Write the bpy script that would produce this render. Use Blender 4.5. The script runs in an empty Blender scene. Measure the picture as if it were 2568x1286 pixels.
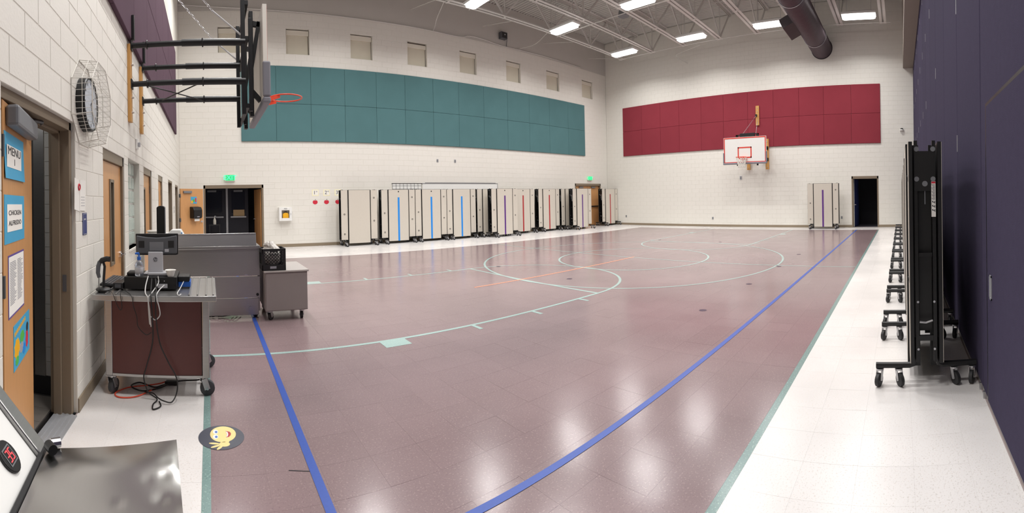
import bpy, math, random
from mathutils import Vector, Matrix
random.seed(7)
C = bpy.context.scene.collection
PI = math.pi

# ------------------------------------------------------------------ camera (a swept cylindrical panorama)
F, X0, ROLL, YC, EYE = 1103.69, 524.38, 0.0197, 496.28, 1.5
W, H = 2568, 1286
cd = bpy.data.cameras.new('camera'); cam = bpy.data.objects.new('camera', cd); C.objects.link(cam)
cd.type = 'PANO'; cd.panorama_type = 'CENTRAL_CYLINDRICAL'
cd.central_cylindrical_range_u_min = -W/2/F; cd.central_cylindrical_range_u_max = W/2/F
cd.central_cylindrical_range_v_min = -(H-YC)/F; cd.central_cylindrical_range_v_max = YC/F
cd.central_cylindrical_radius = 1.0
cd.clip_start = 0.02; cd.clip_end = 200
_az = (W/2-X0)/F
_f = Vector((math.sin(_az), math.cos(_az), 0)); _r = Vector((math.cos(_az), -math.sin(_az), 0)); _u = Vector((0, 0, 1))
_rc = _r*math.cos(ROLL)-_u*math.sin(ROLL); _uc = _r*math.sin(ROLL)+_u*math.cos(ROLL)
cam.matrix_world = Matrix(((_rc.x, _uc.x, -_f.x, 0), (_rc.y, _uc.y, -_f.y, 0), (_rc.z, _uc.z, -_f.z, EYE), (0, 0, 0, 1)))
bpy.context.scene.camera = cam

# ------------------------------------------------------------------ world, exposure
cy = bpy.context.scene.cycles
cy.max_bounces = 7; cy.diffuse_bounces = 4; cy.glossy_bounces = 3; cy.transmission_bounces = 4; cy.transparent_max_bounces = 6
w = bpy.data.worlds.new('world'); bpy.context.scene.world = w; w.use_nodes = True
w.node_tree.nodes['Background'].inputs[0].default_value = (0.5, 0.5, 0.5, 1)
w.node_tree.nodes['Background'].inputs[1].default_value = 0.02
vs = bpy.context.scene.view_settings
vs.view_transform = 'Standard'; vs.look = 'None'; vs.gamma = 1; vs.use_curve_mapping = False
vs.exposure = 0.0
LAMP_W = 100.0         # watts of each ceiling fixture
LENS = 6.0             # glow of a lens seen directly
LAMP_COL = (1.0, 0.98, 0.962)

# ------------------------------------------------------------------ materials
def lin(c):
    return tuple(((v/255)/12.92 if v/255 <= .04045 else ((v/255+.055)/1.055)**2.4) for v in c)
def mat(name, rgb, rough=.6, metal=0, var=.06, scale=6, bump=0, bscale=40, stretch=None, spec=.5, coat=0, rand=0, trans=0, alpha=1):
    m = bpy.data.materials.new(name); m.use_nodes = True
    nt = m.node_tree; n = nt.nodes; l = nt.links; b = n['Principled BSDF']
    c = lin(rgb)
    b.inputs['Roughness'].default_value = rough; b.inputs['Metallic'].default_value = metal
    b.inputs['Specular IOR Level'].default_value = spec
    b.inputs['Coat Weight'].default_value = coat
    if trans: b.inputs['Transmission Weight'].default_value = trans
    if alpha < 1: b.inputs['Alpha'].default_value = alpha
    tc = n.new('ShaderNodeTexCoord'); mp = n.new('ShaderNodeMapping')
    l.new(tc.outputs['Object'], mp.inputs[0])
    if stretch: mp.inputs['Scale'].default_value = stretch
    no = n.new('ShaderNodeTexNoise'); no.inputs['Scale'].default_value = scale; no.inputs['Detail'].default_value = 5
    l.new(mp.outputs[0], no.inputs['Vector'])
    mx = n.new('ShaderNodeMix'); mx.data_type = 'RGBA'
    mx.inputs[6].default_value = tuple(max(0, v*(1-var)) for v in c)+(1,)
    mx.inputs[7].default_value = tuple(min(1, v*(1+var)) for v in c)+(1,)
    l.new(no.outputs['Fac'], mx.inputs[0])
    out = mx.outputs[2]
    if rand:
        oi = n.new('ShaderNodeObjectInfo'); hs = n.new('ShaderNodeHueSaturation')
        mr = n.new('ShaderNodeMapRange'); mr.inputs[3].default_value = 1-rand; mr.inputs[4].default_value = 1+rand
        l.new(oi.outputs['Random'], mr.inputs[0]); l.new(mr.outputs[0], hs.inputs['Value']); l.new(out, hs.inputs['Color']); out = hs.outputs[0]
    l.new(out, b.inputs['Base Color'])
    if bump:
        n2 = n.new('ShaderNodeTexNoise'); n2.inputs['Scale'].default_value = bscale; n2.inputs['Detail'].default_value = 3
        l.new(mp.outputs[0], n2.inputs['Vector'])
        bp = n.new('ShaderNodeBump'); bp.inputs['Strength'].default_value = bump; bp.inputs['Distance'].default_value = .01
        l.new(n2.outputs['Fac'], bp.inputs['Height']); l.new(bp.outputs[0], b.inputs['Normal'])
    return m
def emit(name, rgb, s):
    m = bpy.data.materials.new(name); m.use_nodes = True
    b = m.node_tree.nodes['Principled BSDF']
    b.inputs['Base Color'].default_value = tuple(min(1, v) for v in rgb)+(1,)
    b.inputs['Emission Color'].default_value = tuple(rgb)+(1,); b.inputs['Emission Strength'].default_value = s
    return m
def tilemat(name, base, fleck1, fleck2, rough, rand=.04):
    """vinyl composition tile: base colour, cloudy wear and small flecks, waxed"""
    m = bpy.data.materials.new(name); m.use_nodes = True
    nt = m.node_tree; n = nt.nodes; l = nt.links; b = n['Principled BSDF']
    geo = n.new('ShaderNodeNewGeometry')
    def noise(s, d=4):
        q = n.new('ShaderNodeTexNoise'); q.inputs['Scale'].default_value = s; q.inputs['Detail'].default_value = d
        l.new(geo.outputs['Position'], q.inputs['Vector']); return q
    def mix(fac, a, c):
        q = n.new('ShaderNodeMix'); q.data_type = 'RGBA'
        l.new(fac, q.inputs[0])
        if isinstance(a, tuple): q.inputs[6].default_value = a+(1,)
        else: l.new(a, q.inputs[6])
        q.inputs[7].default_value = c+(1,); return q.outputs[2]
    def ramp(src, lo, hi):
        q = n.new('ShaderNodeMapRange'); q.inputs[1].default_value = lo; q.inputs[2].default_value = hi
        l.new(src, q.inputs[0]); return q.outputs[0]
    c = lin(base)
    a = mix(ramp(noise(.7, 6).outputs['Fac'], .35, .7), tuple(v*.9 for v in c), tuple(v*1.12 for v in c))
    a = mix(ramp(noise(85, 2).outputs['Fac'], .60, .66), a, lin(fleck1))
    a = mix(ramp(noise(120, 2).outputs['Fac'], .63, .68), a, lin(fleck2))
    oi = n.new('ShaderNodeObjectInfo'); hs = n.new('ShaderNodeHueSaturation')
    mr = n.new('ShaderNodeMapRange'); mr.inputs[3].default_value = 1-rand; mr.inputs[4].default_value = 1+rand
    l.new(oi.outputs['Random'], mr.inputs[0]); l.new(mr.outputs[0], hs.inputs['Value']); l.new(a, hs.inputs['Color'])
    l.new(hs.outputs[0], b.inputs['Base Color'])
    rr = n.new('ShaderNodeMapRange'); rr.inputs[3].default_value = rough*.8; rr.inputs[4].default_value = rough*1.25
    l.new(noise(2.3).outputs['Fac'], rr.inputs[0]); l.new(rr.outputs[0], b.inputs['Roughness'])
    bp = n.new('ShaderNodeBump'); bp.inputs['Strength'].default_value = .04; bp.inputs['Distance'].default_value = .01
    l.new(noise(9, 3).outputs['Fac'], bp.inputs['Height']); l.new(bp.outputs[0], b.inputs['Normal'])
    return m

M = dict(
    block=mat('painted_block', (228, 225, 217), .55, var=.02, bump=.12, bscale=60, rand=.006),
    mortar=mat('painted_joint', (222, 219, 210), .7, var=.03),
    upper=mat('upper_wall_paint', (198, 195, 189), .8, var=.04, scale=2),
    deck=mat('deck_paint', (206, 203, 198), .75, var=.05),
    steel_paint=mat('joist_paint', (212, 209, 204), .6, var=.05),
    taupe=mat('taupe_frame_paint', (128, 114, 96), .45, var=.04),
    base=mat('taupe_rubber_base', (140, 126, 106), .5, var=.05),
    wood=mat('maple_veneer', (203, 151, 100), .35, var=.13, scale=7, stretch=(6, 6, .6), spec=.4),
    plank=mat('pine_backing', (196, 146, 82), .5, var=.18, scale=9, stretch=(5, 5, .7)),
    teal=mat('teal_fabric', (86, 122, 125), .95, var=.09, scale=1.6, bump=.2, bscale=220, spec=.1, rand=.03),
    red=mat('red_fabric', (138, 56, 66), .95, var=.08, scale=1.6, bump=.2, bscale=220, spec=.1, rand=.03),
    plum=mat('plum_fabric', (92, 72, 84), .95, var=.09, scale=1.6, bump=.2, bscale=220, spec=.1, rand=.03),
    curtain=mat('purple_carpet_panel', (64, 59, 79), .97, var=.10, scale=30, bump=.3, bscale=260, spec=.08, rand=.03),
    seal=mat('grey_sweep_seal', (150, 148, 146), .6),
    bulk=mat('bulkhead_paint', (150, 140, 130), .7, var=.03),
    white=mat('white_plastic', (235, 235, 232), .4, var=.02),
    paper=mat('paper', (238, 236, 230), .8, var=.02),
    offwhite=mat('warm_white_plastic', (222, 218, 206), .45, var=.02),
    laminate=mat('beige_laminate', (205, 198, 186), .4, var=.03, scale=30),
    black=mat('black_enamel', (9, 9, 11), .45, var=.1),
    blackp=mat('black_plastic', (22, 22, 24), .45, var=.1),
    navy=mat('dark_navy_door', (20, 23, 34), .3, var=.1),
    rubber=mat('grey_rubber', (62, 64, 68), .6, var=.08),
    rubberd=mat('dark_rubber', (38, 38, 40), .6, var=.08),
    chrome=mat('chrome', (205, 205, 208), .22, 1, var=.03),
    zinc=mat('zinc_plate', (190, 190, 192), .35, .9, var=.05),
    steel=mat('brushed_stainless', (168, 167, 166), .28, .82, var=.10, scale=12, stretch=(.6, .6, 30), bump=.03, bscale=60),
    steelt=mat('brushed_stainless_top', (178, 177, 175), .21, 1, var=.06, scale=12, stretch=(30, .6, .6)),
    alum=mat('aluminium', (176, 178, 182), .42, .45, var=.05),
    greyc=mat('grey_laminate', (142, 134, 132), .45, var=.03),
    greyt=mat('grey_top', (176, 170, 166), .35, var=.03),
    maroon=mat('maroon_panel', (86, 38, 34), .4, var=.06, scale=20),
    grey=mat('grey_plastic', (120, 122, 126), .45, var=.04),
    dgrey=mat('dark_grey_plastic', (84, 86, 90), .45, var=.05),
    silver=mat('silver_plastic', (190, 191, 196), .35, .3, var=.03),
    duct=mat('purple_grey_duct', (92, 80, 86), .38, .55, var=.06),
    ductd=mat('dark_duct_box', (62, 54, 58), .5, .3, var=.06),
    orange=mat('orange_enamel', (226, 74, 44), .35, var=.05),
    boardw=mat('backboard_white', (232, 232, 228), .35, var=.02),
    boardb=mat('backboard_back', (232, 228, 218), .5, var=.03),
    boardr=mat('backboard_red', (214, 62, 48), .4, var=.03),
    padg=mat('grey_edge_pad', (126, 126, 134), .6, var=.04),
    net=mat('net_cord', (225, 222, 214), .8),
    tape_blue=mat('blue_tape', (54, 84, 166), .38, var=.10, scale=60),
    line_teal=tilemat('teal_strip', (122, 148, 145), (152, 178, 172), (98, 124, 121), .22, 0),
    line_pale=tilemat('pale_teal_line', (156, 180, 176), (172, 196, 190), (142, 168, 163), .22, 0),
    line_orange=mat('orange_tape', (226, 150, 116), .35, var=.04),
    dot=mat('dark_dot', (62, 44, 66), .35),
    tile_w=tilemat('white_vinyl_tile', (224, 221, 219), (214, 210, 206), (216, 206, 200), .25, .012),
    tile_p=tilemat('mauve_vinyl_tile', (138, 119, 121), (152, 134, 134), (120, 100, 105), .185, .02),
    grout=mat('floor_joint', (160, 146, 144), .8),
    quarry=mat('kitchen_quarry_tile', (110, 104, 98), .5, var=.1, rand=.06),
    kwall=mat('kitchen_wall_tile', (190, 188, 184), .35, var=.05),
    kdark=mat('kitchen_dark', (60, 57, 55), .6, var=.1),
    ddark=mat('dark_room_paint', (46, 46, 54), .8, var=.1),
    stripe_blue=mat('blue_tape_stripe', (30, 136, 222), .5, var=.02),
    stripe_purple=mat('purple_tape_stripe', (92, 46, 128), .5, var=.02),
    stripe_red=mat('red_tape_stripe', (170, 44, 48), .5, var=.02),
    cable=mat('black_cable', (20, 19, 20), .5),
    cablew=mat('white_cable', (206, 206, 204), .5),
    cableo=mat('orange_cable', (232, 84, 56), .5),
    blue=mat('blue_plastic', (30, 96, 190), .4),
    skyblue=mat('sky_blue_card', (70, 166, 208), .5, var=.06),
    navyblue=mat('navy_blue_tag', (44, 58, 116), .45),
    yellow=mat('yellow_plastic', (240, 178, 30), .45, var=.03),
    cream=mat('cream_card', (244, 238, 196), .8, var=.02),
    redcard=mat('red_card', (206, 40, 62), .7, var=.05),
    green=mat('green_print', (84, 178, 76), .6), purple=mat('purple_print', (98, 78, 150), .6),
    ink=mat('dark_ink', (40, 40, 44), .7), inkl=mat('grey_ink', (140, 140, 148), .7),
    skin=mat('decal_yellow', (238, 216, 148), .4, var=.03), decal=mat('decal_slate', (82, 85, 95), .35, var=.10),
    mouth=mat('decal_mouth', (176, 62, 66), .4), eye=mat('decal_blue', (86, 120, 190), .4),
    gel=mat('clear_plastic', (226, 232, 244), .08, trans=.9, var=0), bag=mat('clear_bag', (214, 210, 204), .25, var=.12, scale=25, bump=.5, bscale=30),
    glass=mat('door_glass', (40, 46, 54), .04, var=0, spec=.6, alpha=.35),
    gblock=mat('glass_block', (196, 210, 202), .25, var=.08, bump=.4, bscale=24, spec=.7),
    blind=mat('blind_fabric', (214, 208, 190), .85, var=.03), blindbox=mat('blind_cassette', (224, 219, 204), .5, var=.02),
    clockface=mat('clock_face', (196, 202, 210), .3, var=.08),
    wire=mat('white_wire', (216, 213, 205), .45, .1),
    cardboard=mat('cardboard', (176, 150, 112), .8, var=.05),
    lens=emit('lamp_lens', LAMP_COL, LENS), exit_face=emit('exit_face', (.03, .42, .14), .9), exit_letter=emit('exit_letter', (.05, .95, .33), 1.6),
    led=emit('led_red', (1, .05, .06), 1.6),
)
M['lens'].cycles.emission_sampling = 'FRONT'

# ------------------------------------------------------------------ geometry helpers
class MB:
    def __init__(s): s.v = []; s.f = []
    def add(s, vs_, fs):
        o = len(s.v); s.v += [tuple(q) for q in vs_]; s.f += [tuple(i+o for i in q) for q in fs]; return s
    def box(s, x0, y0, z0, x1, y1, z1):
        x0, x1 = min(x0, x1), max(x0, x1); y0, y1 = min(y0, y1), max(y0, y1); z0, z1 = min(z0, z1), max(z0, z1)
        return s.add([(x0,y0,z0),(x1,y0,z0),(x1,y1,z0),(x0,y1,z0),(x0,y0,z1),(x1,y0,z1),(x1,y1,z1),(x0,y1,z1)],
                     [(0,3,2,1),(4,5,6,7),(0,1,5,4),(1,2,6,5),(2,3,7,6),(3,0,4,7)])
    def tube(s, pts, r, n=8, cap=True):
        pts = [Vector(p) for p in pts]; k = len(pts)
        rs = r if isinstance(r, (list, tuple)) else [r]*k
        T = []
        for i in range(k):
            t = (pts[min(i+1, k-1)]-pts[max(i-1, 0)]); T.append(t.normalized())
        a = Vector((0, 0, 1)) if abs(T[0].z) < .9 else Vector((1, 0, 0))
        nrm = T[0].cross(a).normalized(); o = len(s.v)
        for i in range(k):
            nrm = (nrm - T[i]*nrm.dot(T[i])).normalized(); bn = T[i].cross(nrm)
            for j in range(n):
                an = 2*PI*j/n
                s.v.append(tuple(pts[i]+(nrm*math.cos(an)+bn*math.sin(an))*rs[i]))
        for i in range(k-1):
            for j in range(n):
                a_, b_ = o+i*n+j, o+i*n+(j+1) % n
                s.f.append((a_, b_, b_+n, a_+n))
        if cap:
            s.f.append(tuple(o+j for j in reversed(range(n)))); s.f.append(tuple(o+(k-1)*n+j for j in range(n)))
        return s
    def bar(s, p0, p1, wa, wb, up=(0, 0, 1)):
        p0, p1 = Vector(p0), Vector(p1); t = (p1-p0).normalized(); up = Vector(up)
        if abs(t.dot(up)) > .98: up = Vector((1, 0, 0))
        a = t.cross(up).normalized()*wa/2; b = a.normalized().cross(t).normalized()*wb/2
        q = [p0-a-b, p0+a-b, p0+a+b, p0-a+b, p1-a-b, p1+a-b, p1+a+b, p1-a+b]
        return s.add(q, [(0,3,2,1),(4,5,6,7),(0,1,5,4),(1,2,6,5),(2,3,7,6),(3,0,4,7)])
    def prism(s, poly, fn, d0, d1):
        """poly: 2-D points, fn(a, b, d) -> xyz"""
        n = len(poly)
        return s.add([fn(a, b, d0) for a, b in poly]+[fn(a, b, d1) for a, b in poly],
                     [tuple(range(n))[::-1], tuple(range(n, 2*n))]+[(i, (i+1) % n, n+(i+1) % n, n+i) for i in range(n)])
    def disc(s, c, nrm, r, t, n=16):
        c, nrm = Vector(c), Vector(nrm).normalized()
        return s.tube([c-nrm*t/2, c+nrm*t/2], r, n)
    def ring(s, c, nrm, R, r, n=24, m=6):
        c, nrm = Vector(c), Vector(nrm).normalized()
        a = nrm.orthogonal().normalized(); b = nrm.cross(a); o = len(s.v)
        for i in range(n):
            an = 2*PI*i/n; d = a*math.cos(an)+b*math.sin(an)
            for j in range(m):
                bn = 2*PI*j/m; s.v.append(tuple(c+d*(R+r*math.cos(bn))+nrm*r*math.sin(bn)))
        for i in range(n):
            for j in range(m):
                s.f.append((o+i*m+j, o+((i+1) % n)*m+j, o+((i+1) % n)*m+(j+1) % m, o+i*m+(j+1) % m))
        return s
    def lathe(s, prof, c, n=16):
        """profile of (r, z) about the vertical axis through c"""
        o = len(s.v); k = len(prof)
        for r, z in prof:
            for j in range(n):
                an = 2*PI*j/n; s.v.append((c[0]+r*math.cos(an), c[1]+r*math.sin(an), c[2]+z))
        for i in range(k-1):
            for j in range(n):
                s.f.append((o+i*n+j, o+i*n+(j+1) % n, o+(i+1)*n+(j+1) % n, o+(i+1)*n+j))
        s.f.append(tuple(o+j for j in reversed(range(n)))); s.f.append(tuple(o+(k-1)*n+j for j in range(n)))
        return s
    def mesh(s, name):
        me = bpy.data.meshes.new(name); me.from_pydata(s.v, [], s.f); me.update(); return me
    def build(s, name, m, parent=None, smooth=False, bevel=0, label=None):
        me = s.mesh(name); o = link(name, me, m, parent)
        if smooth:
            me.polygons.foreach_set('use_smooth', [True]*len(me.polygons)); 
            me.set_sharp_from_angle(angle=math.radians(40))
        if bevel:
            b = o.modifiers.new('edge', 'BEVEL'); b.width = bevel; b.segments = 2; b.limit_method = 'ANGLE'
        if label: o['label'] = label
        return o
def link(name, me, m, parent=None, loc=None):
    if m is not None and not me.materials: me.materials.append(m)
    o = bpy.data.objects.new(name, me); C.objects.link(o)
    if parent is not None: o.parent = parent
    if loc is not None: o.location = loc
    return o
def tag(o, label, cat, group=None):
    o['label'] = label; o['category'] = cat
    if group: o['group'] = group
    return o
def thing(name, label, cat, loc=(0, 0, 0), rz=0, group=None):
    o = bpy.data.objects.new(name, None); C.objects.link(o); o.empty_display_size = .1
    o.location = loc; o.rotation_euler = (0, 0, rz)
    return tag(o, label, cat, group)
def struct(o, label=None):
    o['kind'] = 'structure'
    if label: o['label'] = label
    return o
def holder(name):
    o = bpy.data.objects.new(name, None); C.objects.link(o); o.empty_display_size = .1; o['kind'] = 'structure'; return o
def dup(root, loc, rz, label, group=None):
    def cp(o, par):
        c = o.copy(); C.objects.link(c)
        if par is not None: c.parent = par
        for ch in kids.get(o.name, []): cp(ch, c)
        return c
    kids = {}
    def walk(o):
        kids[o.name] = list(o.children)
        for ch in o.children: walk(ch)
    walk(root)
    r = cp(root, None); r.location = loc; r.rotation_euler = (0, 0, rz); r['label'] = label
    if group: r['group'] = group
    return r
def text(name, body, size, m, parent, loc, xdir, up, ext=.0006, shear=0, sx=1.0):
    cu = bpy.data.curves.new('letters', 'FONT'); cu.body = body; cu.size = size; cu.extrude = ext; cu.align_x = 'CENTER'; cu.align_y = 'CENTER'; cu.shear = shear
    cu.resolution_u = 3; cu.space_line = .95
    t = bpy.data.objects.new('letters', cu); C.objects.link(t)
    me = bpy.data.meshes.new_from_object(t.evaluated_get(bpy.context.evaluated_depsgraph_get()))
    bpy.data.objects.remove(t); bpy.data.curves.remove(cu)
    x = Vector(xdir).normalized(); y = Vector(up).normalized(); z = x.cross(y)
    me.transform(Matrix(((x.x*sx, y.x, z.x, loc[0]), (x.y*sx, y.y, z.y, loc[1]), (x.z*sx, y.z, z.z, loc[2]), (0, 0, 0, 1))))
    me.materials.clear()
    return link(name, me, m, parent)
def pix(p):
    d = Vector(p)-Vector((0, 0, EYE)); a, b, c = d.dot(_f), d.dot(_rc), d.dot(_uc)
    return W/2+F*math.atan2(b, a), YC-F*c/max(1e-6, math.hypot(a, b)), math.hypot(a, b)
def in_frame(p):
    x, y, d = pix(p); return -30 < x < W+30 and -30 < y < H+30

# ------------------------------------------------------------------ the room
LX, TY, RX, CY, TOP = -.957, 14.55, 18.55, -.588, 9.6

def cut(rects, hole):
    out = []; a0, a1, b0, b1 = hole
    for u0, u1, z0, z1 in rects:
        if u1 <= a0 or u0 >= a1 or z1 <= b0 or z0 >= b1: out.append((u0, u1, z0, z1)); continue
        if z0 < b0: out.append((u0, u1, z0, b0))
        if z1 > b1: out.append((u0, u1, b1, z1))
        m0, m1 = max(z0, b0), min(z1, b1)
        if u0 < a0: out.append((u0, a0, m0, m1))
        if u1 > a1: out.append((a1, u1, m0, m1))
    return out
def block_wall(name, pos, nrm, ur, zr, holes, thick, label):
    """a painted concrete-block wall: backing (the joints) plus blocks standing 5 mm proud of it; pos(u, z, d): d = distance out of the wall face"""
    par = holder(name); par['label'] = label
    back = [(ur[0], ur[1], zr[0], zr[1])]
    for h in holes: back = cut(back, h)
    mb = MB()
    for u0, u1, z0, z1 in back:
        p, q = pos(u0, z0, -.003), pos(u1, z1, -thick)
        mb.box(p[0], p[1], p[2], q[0], q[1], q[2])
    mb.build('wall_core', M['mortar'], par)
    BW, BH, J = .394, .1965, .005
    rects = []; row = 0; z = zr[0]
    while z < zr[1]-.02:
        u = ur[0]-(BW/2 if row % 2 else 0)
        while u < ur[1]:
            r = (max(u, ur[0])+J/2, min(u+BW, ur[1])-J/2, z+J/2, min(z+BH, zr[1])-J/2)
            if r[1]-r[0] > .03:
                rr = [r]
                for h in holes: rr = cut(rr, h)
                rects += [q for q in rr if q[1]-q[0] > .012 and q[3]-q[2] > .012]
            u += BW
        z += BH; row += 1
    def size(q):
        p = pos((q[0]+q[1])/2, (q[2]+q[3])/2, 0); d = Vector(p)-Vector((0, 0, EYE))
        return (q[1]-q[0])*(q[3]-q[2])*abs(d.dot(nrm))/d.length**3 if in_frame(p) else 0
    rects.sort(key=size, reverse=True)
    def geo(mb, q, c=(0, 0)):
        o = []
        b = .003
        for e, d in ((0, -.005), (b, 0)):
            for u, v in ((q[0]+e, q[2]+e), (q[1]-e, q[2]+e), (q[1]-e, q[3]-e), (q[0]+e, q[3]-e)):
                o.append((u, v, d))
        mb.add([pos(u, v, d) for u, v, d in o], [(4,5,6,7),(0,1,5,4),(1,2,6,5),(2,3,7,6),(3,0,4,7)])
    cache = {}
    near = [q for q in rects[:300] if size(q) > 0]; far = rects[len(near):]
    org = Vector(pos(0, 0, 0))
    for q in near:
        uc, vc = (q[0]+q[1])/2, (q[2]+q[3])/2
        k = (round(q[1]-q[0], 3), round(q[3]-q[2], 3))
        if k not in cache:
            mb = MB(); geo(mb, (-k[0]/2, k[0]/2, -k[1]/2, k[1]/2)); mb.v = [tuple(Vector(v)-org) for v in mb.v]
            cache[k] = mb.mesh('block')
        link('block', cache[k], M['block'], par, Vector(pos(uc, vc, 0)))
    mb = MB()
    for q in far: geo(mb, q)
    o = mb.build('block_courses', M['block'], par); o['kind'] = 'stuff'
    return par

# openings: (u0, u1, z0, z1)
KD = (1.88, 3.06, 0, 2.10)                       # kitchen doorway on the left wall
D1, D2, D3 = (3.91, 4.93, 0, 2.03), (6.42, 7.33, 0, 2.06), (8.28, 9.08, 0, 2.06)
GB = (5.17, 6.02, .96, 2.06)
O4, O5 = (10.33, 11.45, 0, 2.08), (12.43, 13.55, 0, 2.05)
TD1, TD2 = (-.18, 1.81, 0, 2.10), (15.97, 17.96, 0, 2.15)
RD = (.92, 2.06, 0, 2.16)
WINX = [(.37, 1.17), (2.66, 3.47), (4.95, 5.77), (7.16, 7.97), (9.44, 10.25), (11.79, 12.59), (14.16, 15.0), (16.63, 17.46)]
WZ = (6.5, 7.37)

wl = block_wall('wall_left', lambda u, z, d: (LX+d, u, z), Vector((1, 0, 0)), (CY, TY), (0, TOP), [KD, D1, D2, D3, GB, O4, O5], .2, 'cream painted block wall with the kitchen doors')
wb = block_wall('wall_back', lambda u, z, d: (u, TY-d, z), Vector((0, -1, 0)), (LX, RX), (0, 7.9), [TD1, TD2]+[(a, b, WZ[0], WZ[1]) for a, b in WINX], .2, 'cream painted block wall behind the row of folded tables')
wf = block_wall('wall_far', lambda u, z, d: (RX-d, u, z), Vector((-1, 0, 0)), (CY-.15, TY), (0, TOP), [RD], .2, 'cream painted block wall behind the red panels')
# upper part of the back wall is painted like the deck
struct(MB().box(LX, TY, 7.9, RX, TY+.2, TOP).build('wall_upper', M['upper']), 'grey upper band of the back wall')
# roof deck: corrugated, flutes across the joists
mb = MB(); x = LX-.2; prof = []
while x < RX+.2:
    prof += [(x, 0), (x+.045, 0), (x+.065, .06), (x+.13, .06)]; x += .152
n = len(prof)
mb.add([(a, CY-.2, TOP+b) for a, b in prof]+[(a, TY+.2, TOP+b) for a, b in prof], [(i, n+i, n+i+1, i+1) for i in range(n-1)])
deck = struct(mb.build('ceiling', M['deck']), 'corrugated grey roof deck')
struct(MB().box(LX-.3, CY-.4, TOP+.08, RX+.3, TY+.3, TOP+.12).build('roof_slab', M['deck']))

# ------------------------------------------------------------------ floor
floor = holder('floor'); floor['label'] = 'waxed vinyl tile gym floor, mauve court with white border'
MB().box(LX-.01, CY-.3, -.12, RX+.2, TY+2.4, -.0012).build('floor_slab', M['grout'], floor)
PX0, PX1, PY0, PY1 = -.012, 17.3, .911, 11.6
TS, TG = .3048, .0004
tiles = []
def grid(x0, x1, y0, y1, ax, ay, m):
    """cut the region into tiles of 12 in. with joints on ax + k, ay + k"""
    xs = [x0]+[ax+k*TS for k in range(-80, 120) if x0+.01 < ax+k*TS < x1-.01]+[x1]
    ys = [y0]+[ay+k*TS for k in range(-80, 120) if y0+.01 < ay+k*TS < y1-.01]+[y1]
    for i in range(len(xs)-1):
        for j in range(len(ys)-1): tiles.append((xs[i], xs[i+1], ys[j], ys[j+1], m))
SW = .05
grid(PX0, PX1, PY0, PY1, PX0, PY0, 'tile_p')
grid(LX, PX0-SW, CY, TY, PX0-SW, PY0-SW, 'tile_w')
grid(PX0-SW, RX, CY, PY0-SW, PX0-SW, PY0-SW, 'tile_w')
grid(PX0-SW, RX, PY1, TY, PX0-SW, PY1, 'tile_w')
grid(PX1, RX, PY0-SW, PY1, PX1, PY0-SW, 'tile_w')
def tsize(t):
    c = ((t[0]+t[1])/2, (t[2]+t[3])/2, 0); d = Vector(c)-Vector((0, 0, EYE))
    return (t[1]-t[0])*(t[3]-t[2])*EYE/d.length**3 if in_frame(c) else 0
tiles.sort(key=tsize, reverse=True)
rt = random.Random(3)
def tilegeo(mb, hx, hy, cx, cy, ta, tb):
    p = [(-hx, -hy), (hx, -hy), (hx, hy), (-hx, hy)]
    mb.add([(cx+a, cy+b, -.006) for a, b in p]+[(cx+a, cy+b, a*ta+b*tb) for a, b in p], [(4,5,6,7),(0,1,5,4),(1,2,6,5),(2,3,7,6),(3,0,4,7)])
cache = {}
far = {'tile_p': MB(), 'tile_w': MB()}
for i, (x0, x1, y0, y1, m) in enumerate(tiles):
    hx, hy = (x1-x0-TG)/2, (y1-y0-TG)/2; cx, cy = (x0+x1)/2, (y0+y1)/2
    ta, tb = rt.gauss(0, .0011), rt.gauss(0, .0011)
    if i < 300:
        k = (round(hx, 4), round(hy, 4), m, rt.randrange(8))
        if k not in cache:
            mb = MB(); tilegeo(mb, k[0], k[1], 0, 0, ta, tb); cache[k] = mb.mesh('tile')
        link('tile', cache[k], M[m], floor, (cx, cy, 0))
    else: tilegeo(far[m], hx, hy, cx, cy, ta, tb)
for m in far:
    o = far[m].build('tile_field', M[m], floor); o['kind'] = 'stuff'
def flat(name, poly, z, m, label=None, par=floor, t=.0007):
    return MB().prism(poly, lambda a, b, d: (a, b, d), z, z+t).build(name, M[m], par, label=label)
def rect(name, x0, x1, y0, y1, z, m, label=None): return flat(name, [(x0, y0), (x1, y0), (x1, y1), (x0, y1)], z, m, label)
MB().box(PX0-SW+.0005, PY0-SW+.0005, -.006, PX0-.0005, PY1, .0001).build('border_strip', M['line_teal'], floor, label='teal border strip along the serving side')
MB().box(PX0-SW+.0005, PY0-SW+.0005, -.006, PX1, PY0-.0005, .0001).build('border_strip', M['line_teal'], floor, label='teal border strip along the partition side')
def arc(cx, cy, r, a0, a1, label, wd=.046, n=96, z=.0009):
    n = max(8, int(n*abs(a1-a0)/(2*PI))); mb = MB()
    vs_ = []
    for i in range(n+1):
        a = a0+(a1-a0)*i/n
        for rr in (r-wd/2, r+wd/2): vs_.append((cx+rr*math.cos(a), cy+rr*math.sin(a), z+.0007))
    mb.add(vs_, [(2*i, 2*i+1, 2*i+3, 2*i+2) for i in range(n)])
    return mb.build('court_line', M['line_pale'], floor, label=label)
LZ = .0009
Y1, Y2, XF, YM, XC = 4.345, 7.845, 5.25, 6.095, 8.75
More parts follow.
